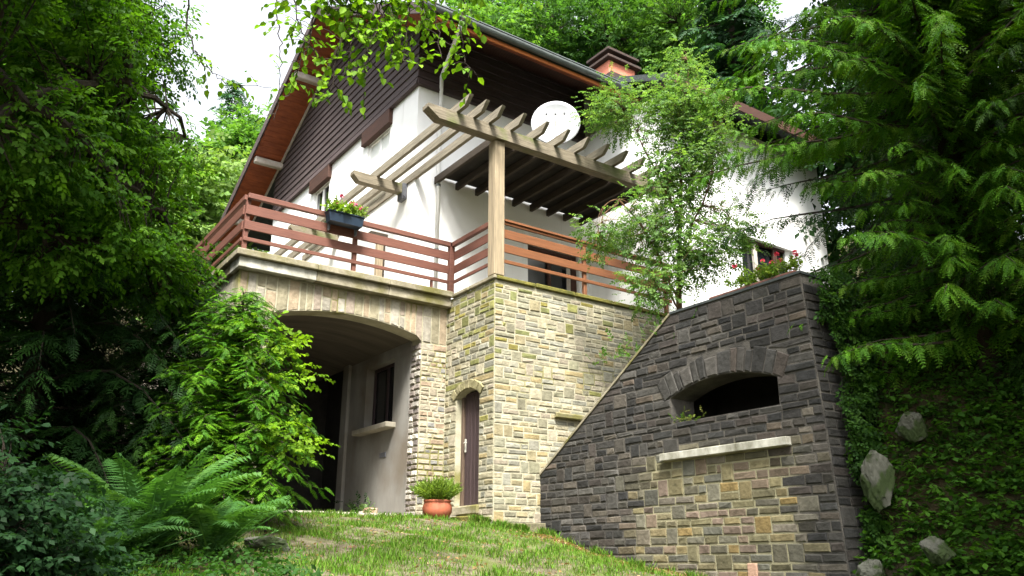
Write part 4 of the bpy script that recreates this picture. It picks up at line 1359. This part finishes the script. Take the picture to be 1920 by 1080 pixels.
for k in range(3):
    v, f = leaf_shape(.078, .058, fold=.3, curl=.18 + .1 * k)
    me = bpy.data.meshes.new('leaf'); me.from_pydata(v.tolist(), [], f.tolist())
    a = me.attributes.new('col', 'FLOAT_COLOR', 'POINT')
    cc = [(.15, .27, .014), (.12, .235, .012), (.08, .18, .010)][k]
    a.data.foreach_set('color', np.tile(np.array([*cc, 1.0], np.float32), len(v)))
    me.materials.append(MATS['leaf']); leaf_me.append(me)
rl = random.Random(8)
leaf_n = 0
side_tw = []
jobs_l = []
for ti, p in enumerate(twigs):
    q = smooth_poly(p, 7)
    q[1:-1] += rng.normal(size=(len(q) - 2, 3)) * .012
    tw_o = obj('twig', *tube(q.tolist(), np.linspace(.011, .003, len(q)).tolist(), 5), 'bark', hang)
    for i in range(3, len(q)):
        if ti in (8, 9) and rl.random() < .45: continue
        nb = rl.choice((1, 2, 2)) if ti not in (8, 9) else 1
        for _ in range(nb):
            d = Vector((rl.uniform(-1, 1), rl.uniform(-1, 1), rl.uniform(-.7, .25))).normalized()
            L_ = rl.uniform(.10, .30)
            a = Vector(q[i]); b = a + d * L_
            side_tw.append((tw_o, tube([a, (a + b) / 2 + Vector((0, 0, .02)), b], [.004, .003, .0015], 3, cap=False)))
            for f in np.linspace(.25, 1.0, max(2, int(L_ / .055))):
                jobs_l.append((tw_o, a.lerp(b, f), d))
rl.shuffle(jobs_l)
org = ORIGIN[hang.name]
extra = []
for i, (tw_o, p, d) in enumerate(jobs_l):
    dd = (d + Vector((rl.uniform(-.9, .9), rl.uniform(-.9, .9), rl.uniform(-.9, .1)))).normalized()
    up_ = Vector((rl.uniform(-.5, .5), rl.uniform(-.5, .5), 1))
    y_ = up_.cross(dd).normalized(); z_ = dd.cross(y_)
    s_ = rl.uniform(.65, 1.15)
    if i < 300:
        o = bpy.data.objects.new('leaf', leaf_me[rl.randrange(3)])
        col.objects.link(o); o.parent = tw_o
        from mathutils import Matrix
        Mx = Matrix((dd, y_, z_)).transposed().to_4x4()
        o.matrix_local = Matrix.Translation(p - Vector(org)) @ Mx @ Matrix.Scale(s_, 4)
    else:
        extra.append((p, dd, up_, s_))
if side_tw:
    V, F = merge(*[t_[1] for t_ in side_tw])
    obj('side_twigs', V, F, 'bark', hang, kind='stuff')
if extra:
    lt_ = [leaf_shape(.075, .056, .3, .2)]
    V, F, C = scatter(lt_, [e[0] for e in extra], [e[1] for e in extra], [e[2] for e in extra], np.array([e[3] for e in extra]), palette(len(extra), [(.15, .27, .014), (.12, .235, .012), (.08, .18, .010)]), nv_leaf=6)
    obj('small_leaves', V, F, 'leaf', hang, colr=C, kind='stuff')

# ------------------------------------------------------------------ climbing shrub beside the pergola
def smooth_pts(p, n=5):
    p = np.array(p, float); t = np.linspace(0, len(p) - 1, (len(p) - 1) * n + 1)
    q = np.stack([np.interp(t, range(len(p)), p[:, k]) for k in range(3)], 1)
    for _ in range(4):
        q[1:-1] = (q[:-2] + 2 * q[1:-1] + q[2:]) / 4
    return q.tolist()
rose = leafy_tree('climbing_rose', (2.75, -1.5, 2.5), ([(2.75, -1.5, 2.4), (2.7, -1.55, 3.6), (2.75, -1.65, 5.0), (2.85, -1.75, 6.6)], [.06, .05, .035, .012]),
           [([(2.7, -1.55, 3.6), (2.3, -1.4, 4.6), (1.8, -1.2, 5.3), (1.45, -1.1, 5.0), (1.3, -1.1, 4.5)], (.025, .006)),
            ([(2.75, -1.65, 5.0), (2.5, -1.2, 6.4), (2.3, -.9, 7.4)], (.025, .006)),
            ([(2.75, -1.6, 4.4), (3.1, -2.1, 5.6), (3.2, -2.2, 6.6)], (.025, .006)),
            ([(2.85, -1.75, 6.0), (3.1, -1.7, 7.4), (3.3, -1.6, 8.5)], (.02, .005)),
            ([(2.7, -1.55, 3.4), (2.2, -1.7, 3.8), (1.9, -1.7, 3.6)], (.02, .005))],
           [(2.77, -1.75, 7.1, .80, .75, .80), (2.24, -.8, 7.4, .55, .5, .60), (2.83, -1.83, 5.9, .75, .7, .85), (2.25, -1.46, 4.85, .72, .65, .70),
            (1.45, -1.1, 4.65, .32, .3, .42), (2.72, -1.95, 4.35, .58, .5, .70), (2.05, -1.65, 3.7, .48, .4, .45), (3.16, -2.2, 6.5, .5, .5, .75), (3.3, -1.6, 8.4, .36, .36, .42),
            (3.2, -2.3, 4.7, .4, .4, .6)],
           1050, 6, .14, SP_LEAF, [(.085, .165, .045), (.12, .21, .065), (.06, .13, .035), (.13, .21, .05)], 'airy pale-green climbing shrub hiding the right end of the pergola', cat='shrub',
           shell=1.8, gaps=.46, twig_r=.004, bark='stem_brown', size=.85, droop=.4, flat=.8)
arch = []
for k in range(4):
    x0 = 2.2 + random.uniform(-.3, .2); x1 = 1.35 + random.uniform(-.1, .35); zt = 5.25 + random.uniform(-.15, .25)
    arch.append(tube(smooth_pts([(x0, -1.35, 4.5), ((x0 + x1) / 2, -1.25, zt), (x1, -1.15, zt - .25), (x1 - .12, -1.1, 4.6 + random.uniform(-.2, .2))]), .0045, 4))
obj('arching_stems', *merge(*arch), 'stem_brown', rose)

# ------------------------------------------------------------------ big conifer on the right
conifer('hemlock_tree', (2.35, -6.45, 1.2), 11.0, 3.15, .5, 400, 'large drooping conifer filling the right side of the picture', [(.048, .140, .007), (.072, .185, .009), (.030, .095, .007), (.070, .140, .009)], FR_HANG, fl=.36, rise=.08, drop=.34, hang=.6, dens=.055, trunk_r=.17, shape=.5, layers=2, prof=lambda h: .60 + .50 * float(sm(h, 2.9, 3.8)), azok=lambda a, f: math.cos(a - 0.95) < .55)
conifer('hemlock_tree', (4.3, -5.2, float(ground_z(4.3, -5.2))), 13, 3.2, .8, 100, 'second conifer standing behind the drooping one', G_DARK + [(.045, .10, .012)], FR_HANG, fl=.45, rise=.05, drop=.40, hang=.5, dens=.10, trunk_r=.2, shape=.55, layers=2)
conifer('hemlock_tree', (2.7, -8.5, float(ground_z(2.7, -8.5))), 9, 2.2, .8, 120, 'dark conifer at the right edge of the picture', [(.022, .058, .009), (.034, .080, .010), (.015, .042, .008)], FR_HANG, fl=.36, rise=.05, drop=.48, hang=.6, dens=.06, trunk_r=.15, shape=.55, layers=2)

# ------------------------------------------------------------------ rocks and ground cover on the right bank
boulder('boulder', (1.12, -5.68, .22), (.26, .2, .33), 'tall grey rock beside the end of the dark wall', 11)
boulder('boulder', (1.55, -5.9, .78), (.18, .15, .18), 'narrow grey rock deeper under the conifer', 12)
boulder('boulder', (.66, -5.75, -.72), (.18, .18, .17), 'mossy rock at the foot of the dark wall', 13)
boulder('boulder', (.75, -6.4, -.5), (.18, .16, .15), 'low mossy rock on the right bank', 14)

def cover(name, n, xr, yr, temps, pal, label, cond, lift=(.02, .14), size=1.0, mat='leaf', nvl=6):
    x = rng.uniform(*xr, n); y = rng.uniform(*yr, n)
    k = cond(x, y); x, y = x[k], y[k]
    m = len(x)
    z = ground_z(x, y) + rng.uniform(*lift, m)
    a = rng.uniform(0, 6.28, m)
    X = np.stack([np.cos(a), np.sin(a), rng.uniform(-.1, .7, m)], 1)
    U = np.array([0, 0, 1.0]) + rng.normal(size=(m, 3)) * .4
    V, F, C = scatter(temps, np.stack([x, y, z], 1), X, U, size * rng.uniform(.6, 1.3, m), palette(m, pal), nv_leaf=nvl)
    o = obj(name, V, F, mat, None, colr=C, kind='stuff')
    o['label'] = label; o['category'] = 'plants'
    return o
cover('ground_cover', 14000, (-.9, 2.7), (-7.9, -5.25), SP_LOW, [(.045, .12, .012), (.06, .15, .014), (.03, .085, .012)], 'low leafy plants covering the right bank',
      lambda x, y: (x > -.35 + (y + 7) * -.15), (.0, .20), 1.15, nvl=4)
ivy = thing('ivy', (1.2, -5.3, 1.0), 'dark ivy hanging over the right end of the dark wall', 'ivy')
m = 1500
xi = .95 + np.abs(rng.normal(size=m)) * .55; zi = rng.uniform(-.6, 2.75, m)
yi = -5.31 - .13 * (2.66 - zi) / 4.5 - np.abs(rng.normal(size=m)) * .06
k = (xi > 1.02 + .25 * np.abs(lump(zi * 1.3, zi * .7, 1.3))) | (zi > 2.2) & (xi > .97)
pi_ = np.stack([xi, yi, zi], 1)[k]; m = len(pi_)
Xi = rng.normal(size=(m, 3)) * .4 + np.array([0, -.5, -.7])
V, F, C = scatter(SP_LEAF, pi_, Xi, rng.normal(size=(m, 3)) * .3 + np.array([0, -1.0, .4]), rng.uniform(.6, 1.1, m), palette(m, [(.022, .060, .012), (.03, .08, .012), (.04, .095, .012)]), nv_leaf=6)
obj('leaves', V, F, 'leaf', ivy, colr=C)
cover('undergrowth', 3500, (-9, -4.2), (-6, 1.2), SP_LOW, [(.03, .085, .012), (.025, .07, .014)], 'low plants under the trees on the left',
      lambda x, y: (x < -4.6 - .12 * (y + 3)) & ((x + 7.26) ** 2 + (y + 10.79) ** 2 > 9), (.01, .16), .9)

# ------------------------------------------------------------------ grass, fallen leaves
def blade_t(r):
    h = 1.0; b = r.uniform(.15, .6)
    V = np.array([(0, -.065, 0), (b * .2, .065, .35), (b, .0, 1.0), (b * .45, -.05, .6)])
    return V, np.array([[0, 1, 2, 3]])
BL = [blade_t(r0) for _ in range(6)]
n = 150000
x = rng.uniform(-6.0, .88, n); y = rng.uniform(-6.6, 1.25, n)
dc_ = (x + 7.26) ** 2 + (y + 10.79) ** 2
k = (lump(x * 1.4, y * 1.4, 1.1) + .5 * lump(x, y, 3.7, 1.0) + rng.normal(size=n) * .5 > -.45) & (dc_ > 6) & ((x < -.55) | (y < -.25)) & (y < .95 - .0 * x)
k &= ~((x > .45) & (rng.random(n) < .75)) & ~((x < -4.3) & (y > -3.2) & (rng.random(n) < .6))
x, y = x[k], y[k]; m = len(x)
a = rng.uniform(0, 6.28, m)
X = np.stack([np.cos(a), np.sin(a), np.zeros(m)], 1)
hgt = rng.uniform(.018, .07, m) * (1 + .5 * np.clip(lump(x, y, 2.2), -.6, 1.5))
V, F, C = scatter(BL, np.stack([x, y, ground_z(x, y) - .004], 1), X, np.array([0, 0, 1.0]) + rng.normal(size=(m, 3)) * .2, hgt, palette(m, [(.075, .18, .012), (.10, .21, .016), (.06, .15, .011), (.14, .16, .045), (.10, .18, .02)]), nv_leaf=4)
go = obj('grass', V, F, 'grass_blade', None, colr=C, kind='stuff')
go['label'] = 'thin grass on the sloping lawn'; go['category'] = 'grass'

nt_ = 7000                                              # taller tufts where the mower does not reach
seg = rng.integers(0, 4, nt_)
a_ = [(-3.0, .93), (-.25, .1), (-.06, -.22), (.84, -.2)]; b_ = [(-.65, .93), (-.2, -.1), (.85, -.24), (.80, -4.9)]
tt = rng.random(nt_); A_ = np.array(a_)[seg]; B_ = np.array(b_)[seg]
pt = A_ + (B_ - A_) * tt[:, None] + np.stack([-np.abs(rng.normal(size=nt_)) * .05, -np.abs(rng.normal(size=nt_)) * .05], 1)
kk = lump(pt[:, 0] * 2.3, pt[:, 1] * 2.3, 1.4) > .1
pt = pt[kk]; m2 = len(pt); a2 = rng.uniform(0, 6.28, m2)
V, F, C = scatter(BL, np.stack([pt[:, 0], pt[:, 1], ground_z(pt[:, 0], pt[:, 1]) - .006], 1), np.stack([np.cos(a2), np.sin(a2), np.zeros(m2)], 1), np.array([0, 0, 1.0]) + rng.normal(size=(m2, 3)) * .25, rng.uniform(.05, .15, m2), palette(m2, [(.07, .17, .012), (.10, .20, .016), (.16, .17, .05), (.05, .13, .01)]), nv_leaf=4)
to = obj('tall_grass', V, F, 'grass_blade', None, colr=C, kind='stuff')
to['label'] = 'longer grass along the foot of the walls'; to['category'] = 'grass'

n = 5200
u = np.concatenate([rng.uniform(-.3, 4.8, 3000), rng.uniform(-1, 6, 2200)])
xx = np.concatenate([.86 - np.abs(rng.normal(size=3000)) * .34, rng.uniform(-5.5, .8, 2200)])
X = unit(rng.normal(size=(n, 3)) * np.array([1, 1, .25]))
V, F, C = scatter([leaf_shape(.05, .03)], np.stack([xx, -u, ground_z(xx, -u) + .012], 1), X, np.array([0, 0, 1.0]) + rng.normal(size=(n, 3)) * .4, rng.uniform(.6, 1.2, n), palette(n, [(.20, .115, .05), (.28, .17, .08), (.13, .075, .04), (.30, .22, .13)]), nv_leaf=6)
fo = obj('fallen_leaves', V, F, 'grass_blade', None, colr=C, kind='stuff')
fo['label'] = 'dry brown leaves fallen along the wall'; fo['category'] = 'leaves'

# ------------------------------------------------------------------ potted plants and flowers
pot = thing('flower_pot', (-.62, .62, .06), 'round terracotta pot with a yellow-green plant beside the narrow door', 'plant pot')
px0, py0, pz0 = -.62, .62, -.03
obj('saucer', *lathe([(.14, 0), (.20, .02), (.21, .05), (.18, .05)], px0, py0, pz0), 'soil', pot, smooth=True)
obj('pot', *lathe([(.12, .035), (.18, .07), (.225, .15), (.23, .21), (.215, .27), (.20, .29), (.215, .30), (.215, .33), (.19, .33), (.18, .29)], px0, py0, pz0), 'terracotta', pot, smooth=True)
obj('soil', *lathe([(.17, .285), (.10, .30), (.01, .305)], px0, py0, pz0, 16), 'soil', pot)
m = 700
a = rng.uniform(0, 6.28, m); rr_ = np.sqrt(rng.random(m)) * .15
el = rng.uniform(.55, 1.5, m)
X = np.stack([np.cos(a) * np.cos(el), np.sin(a) * np.cos(el), np.sin(el)], 1)
st = np.stack([px0 + np.cos(a) * rr_, py0 + np.sin(a) * rr_, np.full(m, pz0 + .30)], 1) + X * (rng.random(m)[:, None] * .22)
V, F, C = scatter([sprig(6, .07, .018, .16, r0, spread=35) for _ in range(3)], st, X, rng.normal(size=(m, 3)), rng.uniform(.7, 1.2, m), palette(m, G_YELLOW + [(.06, .11, .015)]), nv_leaf=6)
obj('foliage', V, F, 'leaf', pot, colr=C)

def flowers(parent, pts, mat, r=.032):
    for p in pts:
        V, F = [], []
        for k in range(7):
            d = Vector((random.gauss(0, 1), random.gauss(0, 1), random.gauss(.3, .8))).normalized()
            y_ = d.orthogonal().normalized(); z_ = d.cross(y_)
            c = Vector(p) + d * r * .55
            n0 = len(V)
            V += [tuple(c + y_ * r * .7), tuple(c + z_ * r * .7 + d * r * .3), tuple(c - y_ * r * .7), tuple(c - z_ * r * .7 + d * r * .3)]
            F.append([n0, n0 + 1, n0 + 2, n0 + 3])
        obj('flower', V, F, mat, parent)

fb = thing('flower_box', (-2.12, 1.44, 4.82), 'dark blue plastic flower box with pink geraniums hung on the red-brown railing', 'flower box')
bx0, bx1 = -2.44, -1.80
V, F = prism([(bx0 + .03, 4.80), (bx1 - .03, 4.80), (bx1, 4.965), (bx0, 4.965)], [], lambda u, v, d: (u, d, v), 1.33, 1.50)
obj('trough', V, F, 'plastic_blue', fb)
obj('rim', *bbox(bx0 - .012, bx1 + .012, 1.315, 1.515, 4.967, 4.99, .004), 'plastic_blue', fb)
for xh in (-2.36, -1.87):
    obj('hanger', *bbox(xh, xh + .03, 1.502, 1.57, 4.70, 4.99, .004), 'iron', fb)
m = 170
p_ = np.stack([rng.uniform(bx0, bx1, m), rng.uniform(1.33, 1.5, m), 4.98 + rng.random(m) * .14], 1)
X = rng.normal(size=(m, 3)) * .6 + np.array([0, -.3, .6])
V, F, C = scatter(SP_MAPLE, p_, X, rng.normal(size=(m, 3)) * .5 + np.array([0, -.4, .8]), rng.uniform(.35, .65, m), palette(m, G_YELLOW + G_LIME), nv_leaf=6)
obj('foliage', V, F, 'leaf', fb, colr=C)
flowers(fb, [(-2.22, 1.38, 5.30), (-2.05, 1.36, 5.20), (-2.01, 1.40, 5.22), (-1.88, 1.36, 5.13), (-1.96, 1.37, 5.19), (-2.3, 1.4, 5.16), (-1.84, 1.4, 5.17)], 'petal_pink', .04)
obj('stem', *merge(*[tube([(x_, 1.40, 5.0), (x_, 1.39, z_)], .004, 4) for x_, z_ in ((-2.22, 5.29), (-2.04, 5.2), (-1.88, 5.12))]), 'stem_brown', fb)

ft = thing('flower_trough', (1.3, -4.4, 2.70), 'brown clay trough of red geraniums on top of the dark wall', 'flower box')
obj('trough', *bbox(1.12, 1.36, -4.95, -3.55, 2.70, 2.82, .015), 'trough_clay', ft)
m = 190
p_ = np.stack([rng.uniform(1.1, 1.38, m), rng.uniform(-4.95, -3.9, m), 2.85 + rng.random(m) * .10], 1)
X = rng.normal(size=(m, 3)) * .5 + np.array([-.2, 0, .8])
V, F, C = scatter(SP_MAPLE, p_, X, rng.normal(size=(m, 3)) * .5 + np.array([0, -.3, .8]), rng.uniform(.3, .55, m), palette(m, G_YELLOW + [(.10, .2, .02)]), nv_leaf=6)
obj('foliage', V, F, 'leaf', ft, colr=C)
flowers(ft, [(1.15 + random.uniform(0, .2), random.uniform(-4.9, -4.0), 3.0 + random.uniform(-.08, .17)) for _ in range(9)], 'petal_red', .036)

# weeds in the niche and in the garage
def weed(name, c, n, spread, size, pal, label, cat='plant'):
    t = thing(name, c, label, cat)
    p_ = np.array(c) + rng.normal(size=(n, 3)) * np.array(spread)
    p_[:, 2] = c[2] + np.abs(p_[:, 2] - c[2])
    X = rng.normal(size=(n, 3)) * .5 + np.array([0, 0, .6])
    V, F, C = scatter(SP_LEAF, p_, X, rng.normal(size=(n, 3)) * .4 + np.array([0, 0, 1.0]), rng.uniform(.6, 1.1, n) * size, palette(n, pal), nv_leaf=6)
    obj('leaves', V, F, 'leaf', t, colr=C)
    return t
weed('weed', (.93, -3.2, 1.16), 26, (.03, .18, .06), .55, [(.12, .13, .03), (.06, .14, .02)], 'small weeds growing on the sill of the arched niche')
weed('weed', (-.72, 3.3, .12), 45, (.06, .28, .16), .9, G_DARK + [(.05, .10, .02)], 'weeds against the garage side wall')
weed('weed', (-1.62, 1.02, .0), 30, (.07, .05, .10), .7, [(.09, .15, .05), (.11, .17, .06)], 'small green tuft on the garage threshold')
o = obj('brick_block', *bbox(-.98, -.80, 2.30, 2.50, .105, .26, .01), 'brick_pink', None, origin=(-.9, 2.4, .105)); tag(o, 'pale brick lying by the garage side wall', 'brick')
o = obj('stone_block', *bbox(-.95, -.72, 2.62, 2.92, .105, .22, .03, .008), 'concrete', None, origin=(-.85, 2.8, .105)); tag(o, 'grey stone block on the garage floor', 'stone')
weed('weed', (1.05, -2.4, 2.25), 60, (.10, .5, .12), .9, [(.05, .12, .02), (.08, .15, .03)], 'green sprays hanging over the slanting wall top', 'plant')

# ------------------------------------------------------------------ unseen trees beside and behind the camera, added to cast shade
def near_tree(name, c, r, label, pal, n=300):
    gz_ = float(ground_z(c[0], c[1]))
    rr = np.random.default_rng(int(abs(c[0] * 13 + c[1] * 7)) + 1)
    ells = [(c[0] + o_[0] * r[0], c[1] + o_[1] * r[1], c[2] + o_[2] * r[2], r[0] * .6, r[1] * .6, r[2] * .5) for o_ in rr.uniform(-.5, .5, (7, 3))]
    leafy_tree(name, (c[0], c[1], gz_), ([(c[0], c[1], gz_ - .3), (c[0] + .15, c[1], (gz_ + c[2]) / 2), (c[0], c[1], c[2] + r[2] * .5)], [.26, .19, .06]),
               [([(c[0], c[1], c[2] - r[2] * .6), (e[0], e[1], e[2])], (.08, .03)) for e in ells[:5]], ells, n, 9, .34, SP_NEAR, pal, label, shell=2.6,
               size=1.0, twig_r=.015, nvl=4, gaps=.05, droop=.3, upv=.6)
SP_NEAR = [sprig(9, .20, .13, .6, r0, simple=True) for _ in range(4)]
near_tree('shading_tree', (-1.8, -12.6, 7.8), (3.2, 2.4, 4.0), 'broad tree right of the camera, outside the picture, added for shade', G_BEECH)
near_tree('shading_tree', (2.7, -11.0, 5.0), (3.2, 2.6, 4.0), 'second broad tree right of the camera, outside the picture, added for shade', G_BEECH, 420)
near_tree('shading_tree', (-11.0, -7.2, 8.2), (2.3, 2.3, 4.6), 'broad tree left of the camera, outside the picture, added for shade', G_BEECH)

# ------------------------------------------------------------------ woods behind the house
def back_tree(name, c, r, H, pal, label, n=230, per=11, size=1.0, shell=2.6):
    gz_ = float(ground_z(c[0], c[1]))
    ells = []
    rr = np.random.default_rng(int(abs(c[0] * 13 + c[1] * 7)) + 1)
    for k in range(7):
        o_ = rr.uniform(-.55, .55, 3)
        ells.append((c[0] + o_[0] * r[0], c[1] + o_[1] * r[1], c[2] + o_[2] * r[2], r[0] * .6, r[1] * .6, r[2] * .5))
    leafy_tree(name, (c[0], c[1], gz_), ([(c[0], c[1], gz_ - .3), (c[0] + .2, c[1], (gz_ + c[2]) / 2), (c[0], c[1], c[2] + r[2] * .5)], [.28, .2, .06]),
               [([(c[0], c[1], c[2] - r[2] * .6), (e[0], e[1], e[2])], (.09, .03)) for e in ells[:5]], ells, n, per, .42, SP_FAR, pal, label, group='woods behind the house', shell=shell,
               size=size, twig_r=.02, nvl=4, gaps=.12, droop=.3, upv=.6)
G_HILL = [(.075, .165, .030), (.10, .20, .035), (.055, .13, .025)]
G_HILL2 = [(.045, .115, .025), (.06, .14, .03), (.035, .09, .02)]
back_tree('ash_tree', (-1.4, 16.5, 11.0), (2.0, 2.0, 4.2), 0, [(.12, .20, .05), (.15, .23, .06), (.095, .18, .04)], 'pale green tree beyond the left end of the chalet')
back_tree('ash_tree', (-3.6, 19.5, 11.5), (2.4, 2.2, 4.5), 0, G_HILL, 'mid-green tree on the slope behind the left railing')
back_tree('ash_tree', (1.2, 21, 14.2), (2.1, 2.0, 3.6), 0, G_HILL, 'tree crown showing behind the orange rake soffit')
conifer('fir_tree', (1.6, 24, float(ground_z(1.6, 24))), 17.0, 2.6, 3, 90, 'blue-green conifer tip against the white sky', [(.035, .095, .05), (.045, .11, .055)], FR_FAR, fl=1.1, drop=.3, hang=.3, dens=.24, trunk_r=.2, layers=2)
back_tree('ash_tree', (11.5, 16.5, 19.5), (3.6, 3.4, 5.0), 0, G_HILL, 'light green tree crown above the long gutter', n=300)
back_tree('ash_tree', (15.5, 15.0, 20.5), (3.6, 3.4, 5.5), 0, G_HILL2, 'tree crown left above the chimney', n=300)
back_tree('ash_tree', (18.0, 11.5, 20.5), (3.8, 3.4, 5.5), 0, G_HILL, 'tree crown right above the chimney', n=300)
back_tree('ash_tree', (15.0, 21.0, 26.0), (4.5, 4.0, 6.0), 0, G_HILL2, 'tall tree at the very top behind the chimney', n=300)
back_tree('ash_tree', (21.0, 15.0, 26.0), (5.0, 4.5, 6.0), 0, G_HILL2, 'high tree deep in the woods behind the chimney', n=300)
conifer('fir_tree', (13.6, 5.2, float(ground_z(13.6, 5.2))), 20, 3.6, 3, 120, 'dark fir rising behind the right wing', [(.014, .045, .016), (.020, .058, .02), (.012, .035, .014)], FR_FAR, fl=1.1, drop=.45, hang=.45, dens=.22, trunk_r=.3, layers=2, shape=.6)
conifer('fir_tree', (16.5, 1.5, float(ground_z(16.5, 1.5))), 21, 3.8, 2, 110, 'dark fir behind the big drooping conifer', [(.016, .05, .016), (.022, .06, .02)], FR_FAR, fl=1.1, drop=.45, hang=.45, dens=.24, trunk_r=.3, layers=2, shape=.6)
back_tree('ash_tree', (12.0, -2.5, 12.0), (3.2, 3.2, 6.5), 0, G_DARK, 'leafy tree behind the right-hand conifers', n=230)
back_tree('ash_tree', (-7.5, 8.5, 6.5), (2.6, 2.4, 5.5), 0, G_HILL2, 'dense tree behind the dark spruce', n=300)
back_tree('ash_tree', (-12.0, 3.0, 6.5), (3.0, 2.8, 6.0), 0, G_HILL2, 'dense tree outside the left edge', n=260)
back_tree('ash_tree', (-9.5, 14.0, 9.5), (3.2, 3.0, 6.5), 0, G_HILL2, 'dense tree further up the left slope', n=260)

# ------------------------------------------------------------------ look-alikes share a group
GROUPS = {'spruce_tree': 'dark spruces on the left', 'hemlock_tree': 'drooping conifers on the right', 'shading_tree': 'added shade trees round the clearing',
          'boulder': 'rocks at the edges of the lawn', 'weed': 'weeds on ledges and floor', 'fir_tree': 'firs behind the house', 'terrace_railing': 'plank railings of the terrace'}
for o in bpy.data.objects:
    if o.parent is None and 'label' in o.keys() and 'group' not in o.keys():
        gname = GROUPS.get(o.name.split('.')[0])
        if gname: o['group'] = gname
